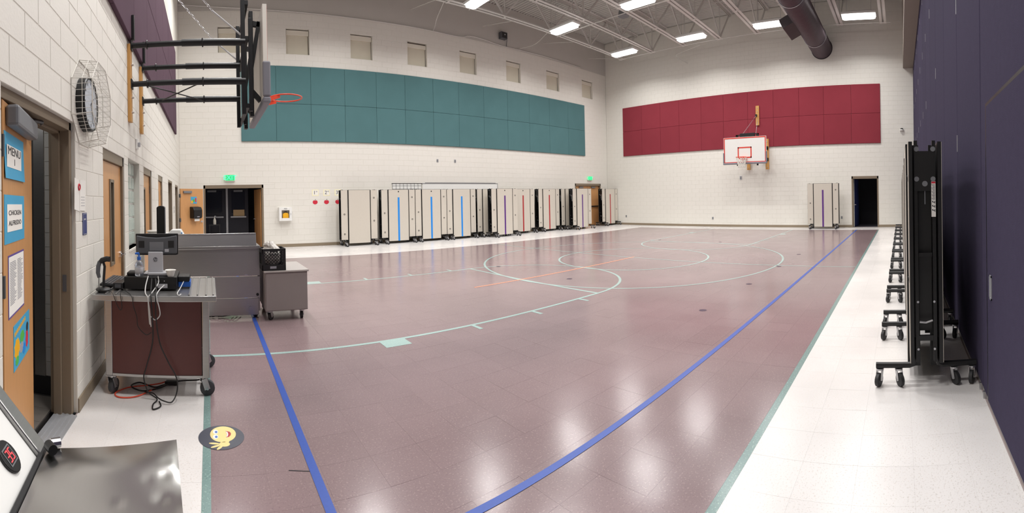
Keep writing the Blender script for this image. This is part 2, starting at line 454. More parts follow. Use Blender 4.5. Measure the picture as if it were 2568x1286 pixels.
for xb, xf in ((PX0, XF), (PX1, 12.25)):
    for yy in (Y1, Y2): rect('court_line', min(xb, xf), max(xb, xf), yy-.025, yy+.025, LZ, 'line_pale', 'pale teal lane line')
    rect('court_line', xf-.025, xf+.025, Y1, Y2, LZ+.0001, 'line_pale', 'pale teal free throw line')
    s = 1 if xb < 1 else -1
    for k in (2.92, 3.87, 4.79):
        for yy, t in ((Y1, -1), (Y2, 1)):
            xx = k if s > 0 else PX1-k
            rect('lane_tick', xx-.025, xx+.025, yy+t*.025, yy+t*.20, LZ, 'line_pale')
    for yy, t in ((Y1, -1), (Y2, 1)):
        xx = 1.88 if s > 0 else PX1-1.88
        rect('lane_block', xx-.145, xx+.145, yy+t*.025, yy+t*.21, LZ, 'line_pale')
arc(XF, YM, 1.75, -PI/2, PI/2, 'near free throw half circle')
arc(12.25, YM, 1.75, PI/2, 3*PI/2, 'far free throw half circle')
arc(XC, YM, 1.80, 0, 2*PI, 'small centre circle', z=.0010)
arc(XC, YM, 3.55, 0, 2*PI, 'large centre circle', z=.0011)
rect('court_line', XC-.02, XC+.02, PY0, PY1, LZ+.0002, 'line_pale', 'pale centre line')
rect('tape_line', 4.2, 8.85, 6.13, 6.17, .0014, 'line_orange', 'faded orange tape line')
rect('tape_line', .533, .583, 1.70, 11.0, .0016, 'tape_blue', 'blue tape line running past the serving cabinets')
rect('tape_line', .583, PX1, 1.725, 1.775, .0016, 'tape_blue', 'long blue tape line towards the far doorway')
for a, b in ((5.11, 2.49), (6.85, 2.48), (8.63, 2.47), (10.4, 2.47), (5.86, 5.52), (5.89, 7.68), (10.4, 9.2), (12.6, 5.5), (12.6, 7.7)):
    MB().disc((a, b, .001), (0, 0, 1), .05, .0012, 20).build('marker_dot', M['dot'], floor)
for (x, y), a, L_ in (((1.20, .25), .9, .09), ((.73, .20), 2.0, .05), ((1.0, -.12), 1.2, .04), ((.42, 2.44), -.3, .16)):   # heel scuffs
    MB().bar((x, y, .0014), (x+L_*math.cos(a), y+L_*math.sin(a), .0014), .006, .0006).build('scuff_mark', M['ink'], floor)

# base boards
def base(name, segs, m='base'):
    mb = MB()
    for b in segs: mb.box(*b)
    return struct(mb.build(name, M[m], bevel=.004), 'taupe rubber base strip')
BZ = .102
def spans(a, b, holes):
    out = []; c = a
    for h in sorted(holes):
        if h[2] < .2: out.append((c, h[0])); c = h[1]
    out.append((c, b)); return out
for i, (a, b) in enumerate(spans(CY, TY, [KD, D1, D2, D3, O4, O5])): base('baseboard_left', [(LX, a+.001, 0, LX+.012, b-.001, BZ)])
for a, b in spans(LX, RX, [TD1, TD2]): base('baseboard_back', [(a+.013, TY-.012, 0, b-.013, TY, BZ)])
for a, b in spans(CY, TY-.013, [RD]): base('baseboard_far', [(RX-.012, a+.001, 0, RX, b-.001, BZ)])

# ------------------------------------------------------------------ ceiling fixtures (the room's light)
FX, FY = [.5, 4.4, 8.35, 12.3, 16.2], [1.45, 4.86, 8.2, 11.6]
def make_fixture():
    t = thing('ceiling_light', '', 'ceiling light', (0, 0, 7.9), 0, 'rows of long white ceiling lights')
    hw, hl = .20, .61
    # open-bottomed white housing, lens dropped a little below it with cut corners
    mb = MB(); mb.box(-hw-.03, -hl-.03, .075, hw+.03, hl+.03, .16)
    mb.box(-.10, -hl*.8, .16, .10, hl*.8, .24)
    mb.build('housing', M['white'], t, bevel=.01)
    p = [(-hw, -hl+.07), (-hw+.07, -hl), (hw-.07, -hl), (hw, -hl+.07), (hw, hl-.07), (hw-.07, hl), (-hw+.07, hl), (-hw, hl-.07)]
    MB().prism(p, lambda a, b, d: (a, b, d), 0, .07).build('lens', M['lens'], t)
    ld = bpy.data.lights.new('lamp_light', 'AREA'); ld.shape = 'RECTANGLE'; ld.size = .38; ld.size_y = 1.18; ld.energy = LAMP_W; ld.color = LAMP_COL; ld.spread = math.radians(150)
    lo = bpy.data.objects.new('lamp_light', ld); C.objects.link(lo); lo.parent = t; lo.location = (0, 0, -.004)
    for s in (-1, 1):
        MB().tube([(0, s*.45, .24), (0, s*.45, TOP-7.9+.03)], .006, 6).build('hanger', M['zinc'], t)
    return t
fx0 = make_fixture(); first = True
inview = {(16.2, 11.6): 'ceiling light nearest the back far corner of the gym, bright white', (12.3, 11.6): 'bright ceiling light second along the back row, right of the wall speaker',
          (8.35, 11.6): 'bright ceiling light cut by the upper picture edge, above the square windows', (12.3, 8.2): 'bright ceiling light cut by the upper picture edge, between two joists near the duct side',
          (16.2, 8.2): 'bright ceiling light at the far wall, second from the back corner', (16.2, 4.86): 'bright ceiling light just beside the purple round duct, back side',
          (16.2, 1.45): 'bright ceiling light between the round duct and the purple partition'}
for x in FX:
    for y in FY:
        lab = inview.get((x, y), 'long white ceiling light mirrored in the waxed floor, itself above the picture')
        if first: o = fx0; o.location = (x, y, 7.9); o['label'] = lab; first = False
        else: dup(fx0, (x, y, 7.9), 0, lab)

# roof joists
JY = [12.5, 10.8, 9.1, 7.4, 5.7, 4.0, 2.3, .6]
def make_joist():
    t = thing('roof_joist', '', 'roof joist', (0, 0, 0), 0, 'open web steel joists under the deck')
    zb, zt, xe = 8.1, 9.52, 17.4
    for s in (-1, 1):
        mb = MB(); mb.box(LX+.3, s*.02, zb, xe, s*.13, zb+.014); mb.box(LX+.3, s*.02, zb, xe, s*.034, zb+.1); mb.build('bottom_chord', M['steel_paint'], t)
        mb = MB(); mb.box(LX, s*.02, zt+.066, RX, s*.13, zt+.08); mb.box(LX, s*.02, zt-.03, RX, s*.034, zt+.08); mb.build('top_chord', M['steel_paint'], t)
    step = 2.4; xs = [xe-.1-step*k for k in range(8)]
    for k, xx in enumerate(xs):
        for dx in (-step/2, step/2):
            xt = min(xx+dx, RX-.15)
            if xt < LX+.05: continue
            MB().bar((xx, 0, zb+.05), (xt, 0, zt), .045, .06).build('web_diagonal', M['steel_paint'], t)
        MB().bar((xx, 0, zb+.05), (xx, 0, zt), .04, .04).build('web_post', M['steel_paint'], t)
        MB().box(xx-.035, -.14, zb-.012, xx+.035, .14, zb).build('batten', M['steel_paint'], t)
    return t
jn = ['nearest the back wall', 'second from the back wall', 'third from the back wall', 'fourth from the back wall', 'fifth from the back wall, left of the duct', 'hidden over the round duct', 'right of the round duct', 'beside the bulkhead over the partition']
j0 = make_joist()
for k, y in enumerate(JY):
    lab = 'grey open web roof joist '+jn[k]
    if k == 0: j0.location = (0, y, 0); j0['label'] = lab
    else: dup(j0, (0, y, 0), 0, lab)
for x, z in ((17.15, 8.05), (16.5, 9.3), (12.9, 8.05), (12.5, 9.3), (8.6, 8.05), (4.6, 8.05)):
    MB().tube([(x, .3, z), (x, 12.6, z)], .014, 6).build('bridging_rod', M['steel_paint'], deck)
for x in (4.1, 7.3, 10.6, 14.0, 17.2):
    MB().tube([(x, 12.5, 8.1), (x, TY, 8.55)], .014, 6).build('bridging_rod', M['steel_paint'], deck)
def cable(name, pts, r, m, label, cat, group=None, parent=None, smooth_n=6):
    """a cable through points, rounded by Catmull-Rom"""
    P = [Vector(p) for p in pts]; P = [P[0]*2-P[1]]+P+[P[-1]*2-P[-2]]; out = []
    for i in range(1, len(P)-2):
        for k in range(smooth_n):
            t = k/smooth_n; a, b, c, d = P[i-1], P[i], P[i+1], P[i+2]
            out.append(.5*((2*b)+(c-a)*t+(2*a-5*b+4*c-d)*t*t+(3*b-a-3*c+d)*t**3))
    out.append(P[-2])
    o = MB().tube(out, r, 6).build(name, M[m], parent, smooth=True)
    if label and parent is None: tag(o, label, cat, group)
    return o
cable('wall_conduit', [(LX+.02, TY-.03, 8.12), (.5, TY-.03, 8.0), (2.6, TY-.03, 7.93), (5.0, TY-.03, 7.9), (7.5, TY-.03, 7.9), (9.4, TY-.03, 7.88), (9.9, TY-.03, 8.0), (10.6, TY-.03, 8.0), (11.6, TY-.03, 7.92), (14, TY-.03, 7.95), (16.5, TY-.03, 7.93)], .018, 'steel_paint', 'thin grey conduit drooping along the top of the back wall', 'conduit')
cable('droop_cable', [(7.6, 12.6, 8.12), (7.9, 13.6, 8.0), (8.2, 14.3, 7.98), (8.25, TY-.02, 7.9)], .012, 'steel_paint', 'pale drooping cable from the first joist to the back wall, left of the speaker', 'cable')
cable('droop_cable', [(12.4, 12.6, 8.12), (12.6, 13.6, 7.95), (12.5, TY-.02, 7.97)], .012, 'steel_paint', 'pale drooping cable from the first joist to the back wall, right of the speaker', 'cable')
cable('droop_cable', [(RX-.02, 9.6, 7.7), (RX-.6, 9.9, 7.95), (17.7, 9.4, 7.98), (17.25, 8.3, 7.98)], .012, 'steel_paint', 'pale thin cable running from a rod to the far wall', 'cable')
t = thing('wall_speaker', 'small dark grey speaker box high on the back wall', 'speaker', (11.57, TY, 8.32))
MB().box(-.16, -.2, -.14, .16, -.002, .14).build('cabinet', M['dgrey'], t, bevel=.01)
MB().box(-.13, -.206, -.11, .13, -.2, .11).build('grille', M['rubberd'], t)
MB().disc((.02, -.208, .03), (0, 1, 0), .03, .006).build('driver_cap', M['silver'], t)
cable('cord', [(.16, -.1, -.05), (.22, -.08, -.12), (.24, -.03, -.3), (.24, -.02, -.40)], .012, 'dgrey', None, None, parent=t)
# bell-shaped loudspeaker high between the joists
t = thing('horn_speaker', 'grey bell shaped loudspeaker hung up among the roof joists', 'speaker', (13.9, 9.95, 8.75))
MB().lathe([(.22, -.3), (.21, -.22), (.16, 0), (.10, .12), (.02, .14)], (0, 0, 0), 20).build('bell', M['grey'], t, smooth=True)
MB().tube([(0, 0, .13), (0, 0, .86)], .012).build('hanger', M['zinc'], t)

# round duct with supply boxes
t = thing('round_duct', 'dark purple round spiral duct running into the far wall', 'duct', (0, 3.25, 7.62))
mb = MB(); pts = []; rs = []
x = 2.0
while x < RX-.02:
    pts += [(x, 0, 0), (x+.055, 0, 0), (x+.06, 0, 0), (x+.068, 0, 0)]; rs += [.43, .43, .437, .437]; x += .075
pts.append((RX-.01, 0, 0)); rs.append(.43)
mb.tube(pts, rs, 32).build('duct_shell', M['duct'], t, smooth=True)
MB().ring((RX-.02, 0, 0), (1, 0, 0), .445, .016, 32, 6).build('wall_collar', M['rubberd'], t, smooth=True)
for x0 in (7.4, 10.9, 14.6):
    mb = MB()
    ca, sa = math.cos(-.45), math.sin(-.45)
    def Q(a, b, d, x0=x0): return (x0+d, a*ca-b*sa, a*sa+b*ca)
    mb.prism([(.36, -.17), (.80, -.17), (.80, .17), (.36, .17)], Q, 0, 1.25); mb.build('supply_box', M['ductd'], t, bevel=.006)
    MB().prism([(.801, -.14), (.815, -.14), (.815, .14), (.801, .14)], Q, .05, 1.2).build('grille', M['steel_paint'], t)
for x in (5, 9.3, 13.2, 17):
    MB().tube([(x, 0, .43), (x, 0, 1.99)], .01, 6).build('hanger', M['zinc'], t)
    MB().ring((x, 0, 0), (1, 0, 0), .445, .012, 32, 4).build('strap', M['zinc'], t)

# ------------------------------------------------------------------ folding partition on the right
wr = holder('wall_right'); wr['label'] = 'dark purple carpeted folding partition'
PT = 6.66
MB().box(LX, CY-.14, 0, RX, CY-.06, PT).build('panel_core', M['black'], wr)
seams = [3.17+1.3*k for k in range(-3, 12)]
edges = [LX]+[s for s in seams if LX+.2 < s < RX-.1]+[RX]
for a, b in zip(edges[:-1], edges[1:]):
    MB().box(a+.007, CY-.06, .045, b-.007, CY, PT-.02).build('panel', M['curtain'], wr, bevel=.012)
    MB().box(a+.006, CY-.05, 0, b-.006, CY-.012, .044).build('sweep_seal', M['seal'], wr)
for i, s in enumerate(edges[1:-1]):
    for z in (1.98, 3.38, 4.85, 6.2):
        if (i % 2 == 0) == (z in (1.98, 3.38)) or s > 9: MB().box(s-.008, CY-.001, z-.085, s+.008, CY+.004, z+.085).build('seam_clip', M['alum'], wr)
DR0, DR1, DRT = 1.98, 2.95, 2.07
mb = MB(); g = .022
mb.box(DR0-g, CY+.0005, .05, DR0, CY+.0035, DRT+g); mb.box(DR1, CY+.0005, .05, DR1+g, CY+.0035, DRT+g); mb.box(DR0, CY+.0005, DRT, DR1, CY+.0035, DRT+g)
mb.build('door_gap', M['black'], wr)
pd = MB().box(DR0, CY+.0005, .05, DR1, CY+.004, DRT).build('pass_door', M['curtain'], wr, bevel=.0015, label='pass door set into the partition')
mb = MB(); hx, hz = 2.83, .86
for b in ((hx-.032, hz-.08, hx-.022, hz+.08), (hx+.022, hz-.08, hx+.032, hz+.08), (hx-.032, hz-.08, hx+.032, hz-.068), (hx-.032, hz+.068, hx+.032, hz+.08)): mb.box(b[0], CY+.004, b[1], b[2], CY+.010, b[3])
mb.box(hx-.022, CY+.0042, hz-.068, hx+.022, CY+.0055, hz+.068)
mb.build('flush_pull', M['alum'], pd, label='recessed metal pull')
for x in (3.10, 3.25):
    MB().box(x-.012, CY-.02, .0, x+.012, CY+.012, .05).build('floor_latch', M['zinc'], wr)
struct(MB().box(LX, CY-.2, PT, RX, -.17, TOP).build('trim_1', M['bulk']), 'grey bulkhead over the folding partition')

# ------------------------------------------------------------------ acoustic panels
def pads(name, label, pos, us, zs, m, t=.05):
    p = thing(name, label, 'wall panels')
    for a, b in zip(us[:-1], us[1:]):
        for c, d in zip(zs[:-1], zs[1:]):
            q, r = pos(a+.002, c+.002, .001), pos(b-.002, d-.002, t)
            MB().box(*q, *r).build('panel', M[m], p, bevel=.012)
    return p
pads('acoustic_panels', 'long bank of teal fabric panels on the back wall under the windows', lambda u, z, d: (u, TY-d, z), [1.1, 2.28, 3.48, 4.69, 5.87, 7.0, 8.18, 9.33, 10.54, 11.78, 13.02, 14.26, 15.52, 16.74], [3.54, 4.80, 6.08], 'teal')
pads('acoustic_panels', 'bank of dark red fabric panels behind the front-facing hoop', lambda u, z, d: (RX-d, u, z), [.80, 2.03, 3.21, 4.29, 5.44, 6.63, 7.81, 8.94, 10.11, 11.16, 12.26, 13.43], [3.54, 4.80, 6.03], 'red')
pads('acoustic_panels', 'bank of plum fabric panels high on the kitchen side wall', lambda u, z, d: (LX+d, u, z), [.65+1.2*k for k in range(11)], [3.5, 4.70, 5.9], 'plum')

# ------------------------------------------------------------------ high windows with roller blinds
for i, (a, b) in enumerate(WINX):
    wdw = holder('window_%d' % (i+1)); z0, z1 = WZ
    wdw['label'] = 'small high window with its blind drawn'
    MB().box(a, TY+.17, z0, b, TY+.176, z1).build('pane', M['glass'], wdw)
    mb = MB()
    for q in ((a, z0, a+.03, z1), (b-.03, z0, b, z1), (a, z0, b, z0+.03), (a, z1-.03, b, z1)): mb.box(q[0], TY+.155, q[1], q[2], TY+.185, q[3])
    mb.build('window_frame', M['bulk'], wdw)
    MB().box(a+.012, TY+.06, z1-.20, b-.012, TY+.145, z1-.035 if i != 3 else z1-.06).build('blind_cassette', M['blindbox'], wdw, bevel=.008)
    MB().box(a+.02, TY+.118, z0+.012, b-.025, TY+.122, z1-.18).build('blind', M['blind'], wdw)
    MB().box(a+.02, TY+.112, z0+.004, b-.025, TY+.128, z0+.03).build('hem_bar', M['blindbox'], wdw)

# ------------------------------------------------------------------ doors on the left wall
def jamb(name, mb, label=None): return struct(mb.build(name, M['taupe'], bevel=.004), label)
def leaf_door(name, op, lite, handle_y, hinge_y, label):
    """flush maple door in a taupe frame on the left wall"""
    a, b, _, zt = op; dr = holder(name); dr['label'] = label
    mb = MB(); x0, x1 = LX-.12, LX-.012
    mb.box(x0, a, 0, x1, a+.05, zt); mb.box(x0, b-.05, 0, x1, b, zt); mb.box(x0, a, zt-.10, x1, b, zt)
    mb.build('door_frame', M['taupe'], dr, bevel=.003)
    X0, X1 = LX-.085, LX-.04; y0, y1 = a+.053, b-.053; z1 = zt-.104
    lf = MB()
    la, lb, lc, ld = lite
    for q in ((y0, .008, la, z1), (lb, .008, y1, z1), (la, .008, lb, lc), (la, ld, lb, z1)): lf.box(X0, q[0], q[1], X1, q[2], q[3])
    L_ = lf.build('door_leaf', M['wood'], dr)
    mb = MB()
    for q in ((la-.02, lc-.02, la+.01, ld+.02), (lb-.01, lc-.02, lb+.02, ld+.02), (la, lc-.02, lb, lc+.01), (la, ld-.01, lb, ld+.02)): mb.box(X0-.01, q[0], q[1], X1+.012, q[2], q[3])
    mb.build('lite_frame', M['taupe'], L_)
    MB().box(X0+.02, la, lc, X0+.026, lb, ld).build('pane', M['navy'], L_)
    h = MB(); h.disc((X1+.008, handle_y, .95), (1, 0, 0), .035, .016); h.tube([(X1+.01, handle_y, .95), (X1+.055, handle_y, .95), (X1+.06, handle_y+(.11 if handle_y < (a+b)/2 else -.11), .95)], .011, 8)
    h.build('lever_handle', M['chrome'], L_, smooth=True)
    for z in (.25, .96, 1.74):
        MB().box(X1-.002, hinge_y-.012, z-.06, X1+.012, hinge_y+.012, z+.06).build('hinge', M['dgrey'], dr)
leaf_door('door_1', D1, (4.34, 4.49, .90, 1.74), 4.82, 3.95, 'maple door with a narrow lite beside the wire caged clock')
leaf_door('door_2', D2, (6.60, 6.75, .90, 1.74), 6.50, 7.29, 'maple door with a narrow lite just past the glass blocks')
leaf_door('door_3', D3, (8.42, 8.55, .90, 1.74), 8.35, 9.04, 'maple door furthest along the kitchen side wall')
# back of these doors is closed off
struct(MB().box(LX-.26, 3.8, 0, LX-.21, 9.3, 2.3).build('wall_corridor', M['ddark']))
# glass block window, set back in the wall
g = holder('window_9'); g['label'] = 'glass block window between the maple doors'
a, b, z0, z1 = GB
nb, nz = 4, 6
bw, bh = (b-a)/nb, (z1-z0)/nz
me = None
MB().box(LX-.13, a, z0, LX-.095, b, z1).build('window_grout', M['white'], g)
for i in range(nb):
    for k in range(nz):
        if me is None:
            mb = MB(); hx, hz = bw/2-.006, bh/2-.006
            q = [(0, -hx, -hz), (0, hx, -hz), (0, hx, hz), (0, -hx, hz)]
            mb.add([(x-.02, y, z) for x, y, z in q]+[(.012, y*.82, z*.82) for x, y, z in q], [(4,5,6,7),(0,1,5,4),(1,2,6,5),(2,3,7,6),(3,0,4,7)])
            me = mb.mesh('glass_block')
        link('glass_block', me, M['gblock'], g, (LX-.085, a+bw*(i+.5), z0+bh*(k+.5)))
struct(MB().box(LX-.2, a, z0-.03, LX+.012, b, z0).build('trim_2', M['block'], bevel=.004), 'sill of the glass block window')
# open dark doorways and the little rooms behind
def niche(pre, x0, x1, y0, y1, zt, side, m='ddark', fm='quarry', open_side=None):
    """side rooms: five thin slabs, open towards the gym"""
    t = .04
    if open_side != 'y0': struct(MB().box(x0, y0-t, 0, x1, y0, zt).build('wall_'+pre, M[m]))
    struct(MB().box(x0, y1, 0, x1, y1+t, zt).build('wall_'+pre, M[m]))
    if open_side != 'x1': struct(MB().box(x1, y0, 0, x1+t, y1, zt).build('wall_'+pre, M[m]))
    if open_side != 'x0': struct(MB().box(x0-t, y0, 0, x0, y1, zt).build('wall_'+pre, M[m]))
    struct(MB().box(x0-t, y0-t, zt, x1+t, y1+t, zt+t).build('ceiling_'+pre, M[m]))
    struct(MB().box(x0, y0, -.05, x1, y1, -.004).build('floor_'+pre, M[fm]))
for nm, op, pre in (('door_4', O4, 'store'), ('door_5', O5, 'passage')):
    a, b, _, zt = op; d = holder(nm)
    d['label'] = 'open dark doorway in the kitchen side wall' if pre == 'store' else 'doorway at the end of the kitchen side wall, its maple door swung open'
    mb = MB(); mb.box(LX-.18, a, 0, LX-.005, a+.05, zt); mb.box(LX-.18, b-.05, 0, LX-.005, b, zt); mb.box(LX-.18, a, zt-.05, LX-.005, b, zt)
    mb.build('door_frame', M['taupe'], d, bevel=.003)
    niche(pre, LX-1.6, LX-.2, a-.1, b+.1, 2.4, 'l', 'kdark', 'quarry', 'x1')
# open maple door at the corner, facing the room
t = thing('maple_door', 'open maple door with a black paper towel dispenser, near the back left corner', 'door', (LX+.06, 13.58, 0), 0)
ang = math.radians(40)
t.rotation_euler = (0, 0, ang)
dl = t
MB().box(0, -.022, .008, .90, .022, 1.97).build('door_leaf', M['wood'], dl)
mb = MB(); mb.disc((.83, -.03, .93), (0, 1, 0), .035, .016); mb.tube([(.83, -.03, .93), (.83, -.075, .93), (.72, -.08, .93)], .011, 8); mb.build('lever_handle', M['chrome'], dl, smooth=True)
MB().box(.10, -.075, 1.83, .42, -.022, 1.90).build('door_closer', M['grey'], dl, bevel=.008)
for z in (.25, 1.0, 1.75): MB().box(-.02, -.03, z-.055, .012, .03, z+.055).build('hinge', M['dgrey'], dl)
def along(o, x, y, z):   # a point in the leaf's frame, in the world
    c, s = math.cos(ang), math.sin(ang); return (LX+.06+x*c-y*s, 13.58+x*s+y*c, z)
t = thing('towel_dispenser', 'glossy black paper towel dispenser hung on the open maple door', 'dispenser', along(0, .52, -.023, 0), ang)
mb = MB(); mb.prism([(-.002, 1.04), (-.19, 1.04), (-.22, 1.10), (-.22, 1.30), (-.17, 1.39), (-.002, 1.41)], lambda a, b, d: (d, a, b), -.17, .17); mb.build('cover', M['black'], t, bevel=.02)
MB().box(-.11, -.20, 1.035, .11, -.08, 1.045).build('slot', M['rubberd'], t)
MB().box(-.10, -.155, .955, .10, -.153, 1.04).build('paper_tongue', M['paper'], t)
MB().box(-.05, -.224, 1.075, .05, -.221, 1.105).build('badge', M['inkl'], t)
t = thing('safety_poster', 'small blue and yellow poster taped to the open maple door above the dispenser', 'poster', along(0, .52, -.0235, 0), ang)
MB().box(-.12, -.002, 1.50, .12, -.0005, 1.72).build('sheet', M['skyblue'], t)
MB().box(-.11, -.003, 1.51, -.03, -.002, 1.60).build('yellow_patch', M['yellow'], t); MB().disc((0, -.0028, 1.60), (0, 1, 0), .045, .001).build('green_patch', M['green'], t)
MB().box(.05, -.003, 1.55, .10, -.002, 1.68).build('red_patch', M['redcard'], t)

# ------------------------------------------------------------------ kitchen doorway (near left)
a, b, _, zt = KD
d = holder('door_6'); d['label'] = 'kitchen doorway with a taupe steel frame'
mb = MB()
for y0, y1 in ((a, a+.05), (b-.05, b)): mb.box(LX-.19, y0, 0, LX-.03, y1, zt)
mb.box(LX-.19, a, zt-.06, LX-.03, b, zt)
mb.build('door_frame', M['taupe'], d, bevel=.004)
mb = MB(); mb.box(LX-.16, b-.075, 0, LX-.10, b-.05, zt-.06); mb.box(LX-.16, a+.05, zt-.08, LX-.10, b-.05, zt-.06)
mb.build('door_stop', M['taupe'], d, bevel=.003)
MB().box(LX-.09, b-.053, .88, LX-.06, b-.05, 1.0).build('strike_plate', M['dgrey'], d)
mb = MB(); mb.box(LX-.16, a+.05, -.002, LX+.01, b-.05, .006)
for k in range(4): mb.box(LX-.14+.035*k, a+.05, .006, LX-.125+.035*k, b-.05, .010)
mb.build('threshold', M['alum'], d)
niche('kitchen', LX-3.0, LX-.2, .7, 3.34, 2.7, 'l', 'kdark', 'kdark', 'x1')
kf = holder('floor_kitchen_tiles'); mtile = MB().box(-.099, -.099, -.004, .099, .099, .001).mesh('tile')
for i in range(6):
    for k in range(12): link('tile', mtile, M['quarry'], kf, (LX-.305-.2*i, .95+.2*k, 0))
kp = holder('pillar_kitchen'); kp['label'] = 'tiled wall end inside the kitchen'
MB().box(LX-.34, 3.30, .14, LX-.21, 3.339, 2.69).build('pier_core', M['mortar'], kp)
mt = MB().box(-.054, -.006, -.055, .054, .001, .055).mesh('tile')
for i in range(1):
    for k in range(22): link('tile', mt, M['kwall'], kp, (LX-.28, 3.30, .20+.114*k))
MB().box(LX-.43, 3.29, .14, LX-.34, 3.339, 2.69).build('corner_guard', M['steel'], kp)
MB().box(LX-.46, 3.285, 0, LX-.21, 3.339, .14).build('cove_base', M['rubberd'], kp)
t = thing('kitchen_fill_light', 'added dim fill light for the kitchen beyond the maple door, itself out of the picture', 'ceiling light', (LX-.9, 2.3, 2.69))  # unseen light, added only to brighten the dark kitchen interior
MB().box(-.15, -.5, -.05, .15, .5, 0).build('housing', M['white'], t)
kl = bpy.data.lights.new('lamp_light', 'AREA'); kl.shape = 'RECTANGLE'; kl.size = .28; kl.size_y = .9; kl.energy = 7; kl.color = LAMP_COL
ko = bpy.data.objects.new('lamp_light', kl); C.objects.link(ko); ko.parent = t; ko.location = (0, 0, -.055)
t = thing('kitchen_cabinet', 'dim tall stainless cabinet seen through the kitchen doorway', 'cabinet', (LX-1.05, 3.0, 0))
MB().box(-.3, -.3, .12, .22, .3, 2.1).build('body', M['steel'], t, bevel=.006)
MB().box(.22, -.28, .15, .24, .28, 2.06).build('door', M['steel'], t, bevel=.004)
MB().tube([(.25, -.2, .95), (.29, -.2, .95), (.29, -.2, 1.3), (.25, -.2, 1.3)], .009).build('handle', M['chrome'], t)
for x in (-.25, .17):
    for y in (-.25, .25): MB().tube([(x, y, 0), (x, y, .12)], .025).build('leg', M['zinc'], t)

# the maple leaf, ajar into the kitchen; signs hang on its gym face
A6 = PI/2+math.radians(12)
P6 = (LX-.045, a+.055, 0)
md = thing('kitchen_door', 'near maple door standing ajar with menu signs taped on it', 'door', P6, A6)
MB().box(0, -.022, .012, .74, .022, 2.03).build('door_leaf', M['wood'], md, bevel=.002)
MB().box(.05, -.095, 1.905, .59, -.0225, 2.015).build('door_closer', M['grey'], md, bevel=.016)
MB().tube([(.55, -.07, 2.022), (.66, -.11, 2.03), (.76, -.07, 2.03)], .011).build('closer_arm', M['dgrey'], md, smooth=True)
for z in (.25, 1.1, 1.8): MB().box(-.012, -.03, z-.055, .01, .03, z+.055).build('hinge', M['dgrey'], md)
def leaf_thing(name, label, cat): return thing(name, label, cat, P6, A6)
def sheet(t, x0, x1, z0, z1, m, name='sheet', d=.0008, th=.001, curl=0):
    mb = MB(); n = 6 if curl else 1
    for i in range(n):
        c0, c1 = curl*(i/n)**2, curl*((i+1)/n)**2; za, zb = z1-(z1-z0)*i/n, z1-(z1-z0)*(i+1)/n; y = -.022-d
        mb.add([(x0, y-c0, za), (x1, y-c0, za), (x1, y-c1, zb), (x0, y-c1, zb), (x0, y-th-c0, za), (x1, y-th-c0, za), (x1, y-th-c1, zb), (x0, y-th-c1, zb)],
               [(0,1,2,3),(7,6,5,4),(0,3,7,4),(1,5,6,2),(0,4,5,1),(3,2,6,7)])
    return mb.build(name, M[m], t)
LR, UP = (1, 0, 0), (0, 0, 1)
t = leaf_thing('menu_sign', 'sky blue card reading MENU 1 on the maple kitchen door', 'sign')
sheet(t, .02, .478, 1.64, 1.88, 'skyblue', curl=.008)
sheet(t, .055, .39, 1.70, 1.815, 'paper', 'label_card', .007, .0008)
text('lettering', 'MENU', .062, M['ink'], t, (.222, -.0305, 1.785), LR, UP, sx=1.75); text('lettering', '1', .05, M['ink'], t, (.222, -.0305, 1.732), LR, UP, sx=1.75)
t = leaf_thing('menu_sign', 'laminated blue card reading CHICKEN ALFREDO on the maple kitchen door', 'sign')
sheet(t, .015, .485, 1.305, 1.557, 'skyblue')
sheet(t, .071, .423, 1.365, 1.508, 'paper', 'label_card', .0022, .0008)
text('lettering', 'CHICKEN', .036, M['ink'], t, (.247, -.0258, 1.462), LR, UP, sx=1.9); text('lettering', 'ALFREDO', .036, M['ink'], t, (.247, -.0258, 1.408), LR, UP, sx=1.9)
t = leaf_thing('notice_sheet', 'white printed notice in a purple edged sleeve on the maple kitchen door', 'notice')
sheet(t, .085, .465, .915, 1.243, 'purple'); sheet(t, .097, .453, .925, 1.233, 'paper', 'paper', .002, .0006)
mb = MB(); rr = random.Random(5)
for c0, c1 in ((.12, .27), (.29, .43)):
    for k in range(26):
        z = 1.20-.0088*k; mb.box(c0, -.0252, z, c0+(c1-c0)*rr.uniform(.6, 1), -.0247, z+.0036)
mb.build('print_lines', M['inkl'], t)
t = leaf_thing('cartoon_poster', 'sky blue illustrated poster low on the maple kitchen door', 'poster')
sheet(t, .19, .61, .61, .855, 'skyblue')
mb = MB()
for k in range(9): mb.box(.21+.032*k, -.0245, .792+.003*k, .234+.032*k, -.024, .815+.003*k)
mb.build('heading', M['yellow'], t)
def blob(x, z, rx, rz, m, k=0): MB().prism([(x+rx*math.cos(i*PI/8)*(1+.12*math.sin(3*i+k)), z+rz*math.sin(i*PI/8)*(1+.12*math.sin(3*i+k))) for i in range(16)], lambda a_, b_, d_: (a_, d_, b_), -.0246-.0001*k, -.0235).build('picture_patch', M[m], t)
blob(.27, .715, .065, .055, 'yellow', 0); blob(.40, .745, .055, .035, 'green', 1); blob(.38, .69, .05, .03, 'silver', 2); blob(.53, .70, .035, .055, 'redcard', 3); blob(.54, .765, .03, .028, 'ink', 4); blob(.27, .65, .04, .025, 'green', 5); blob(.45, .665, .04, .03, 'stripe_blue', 6)

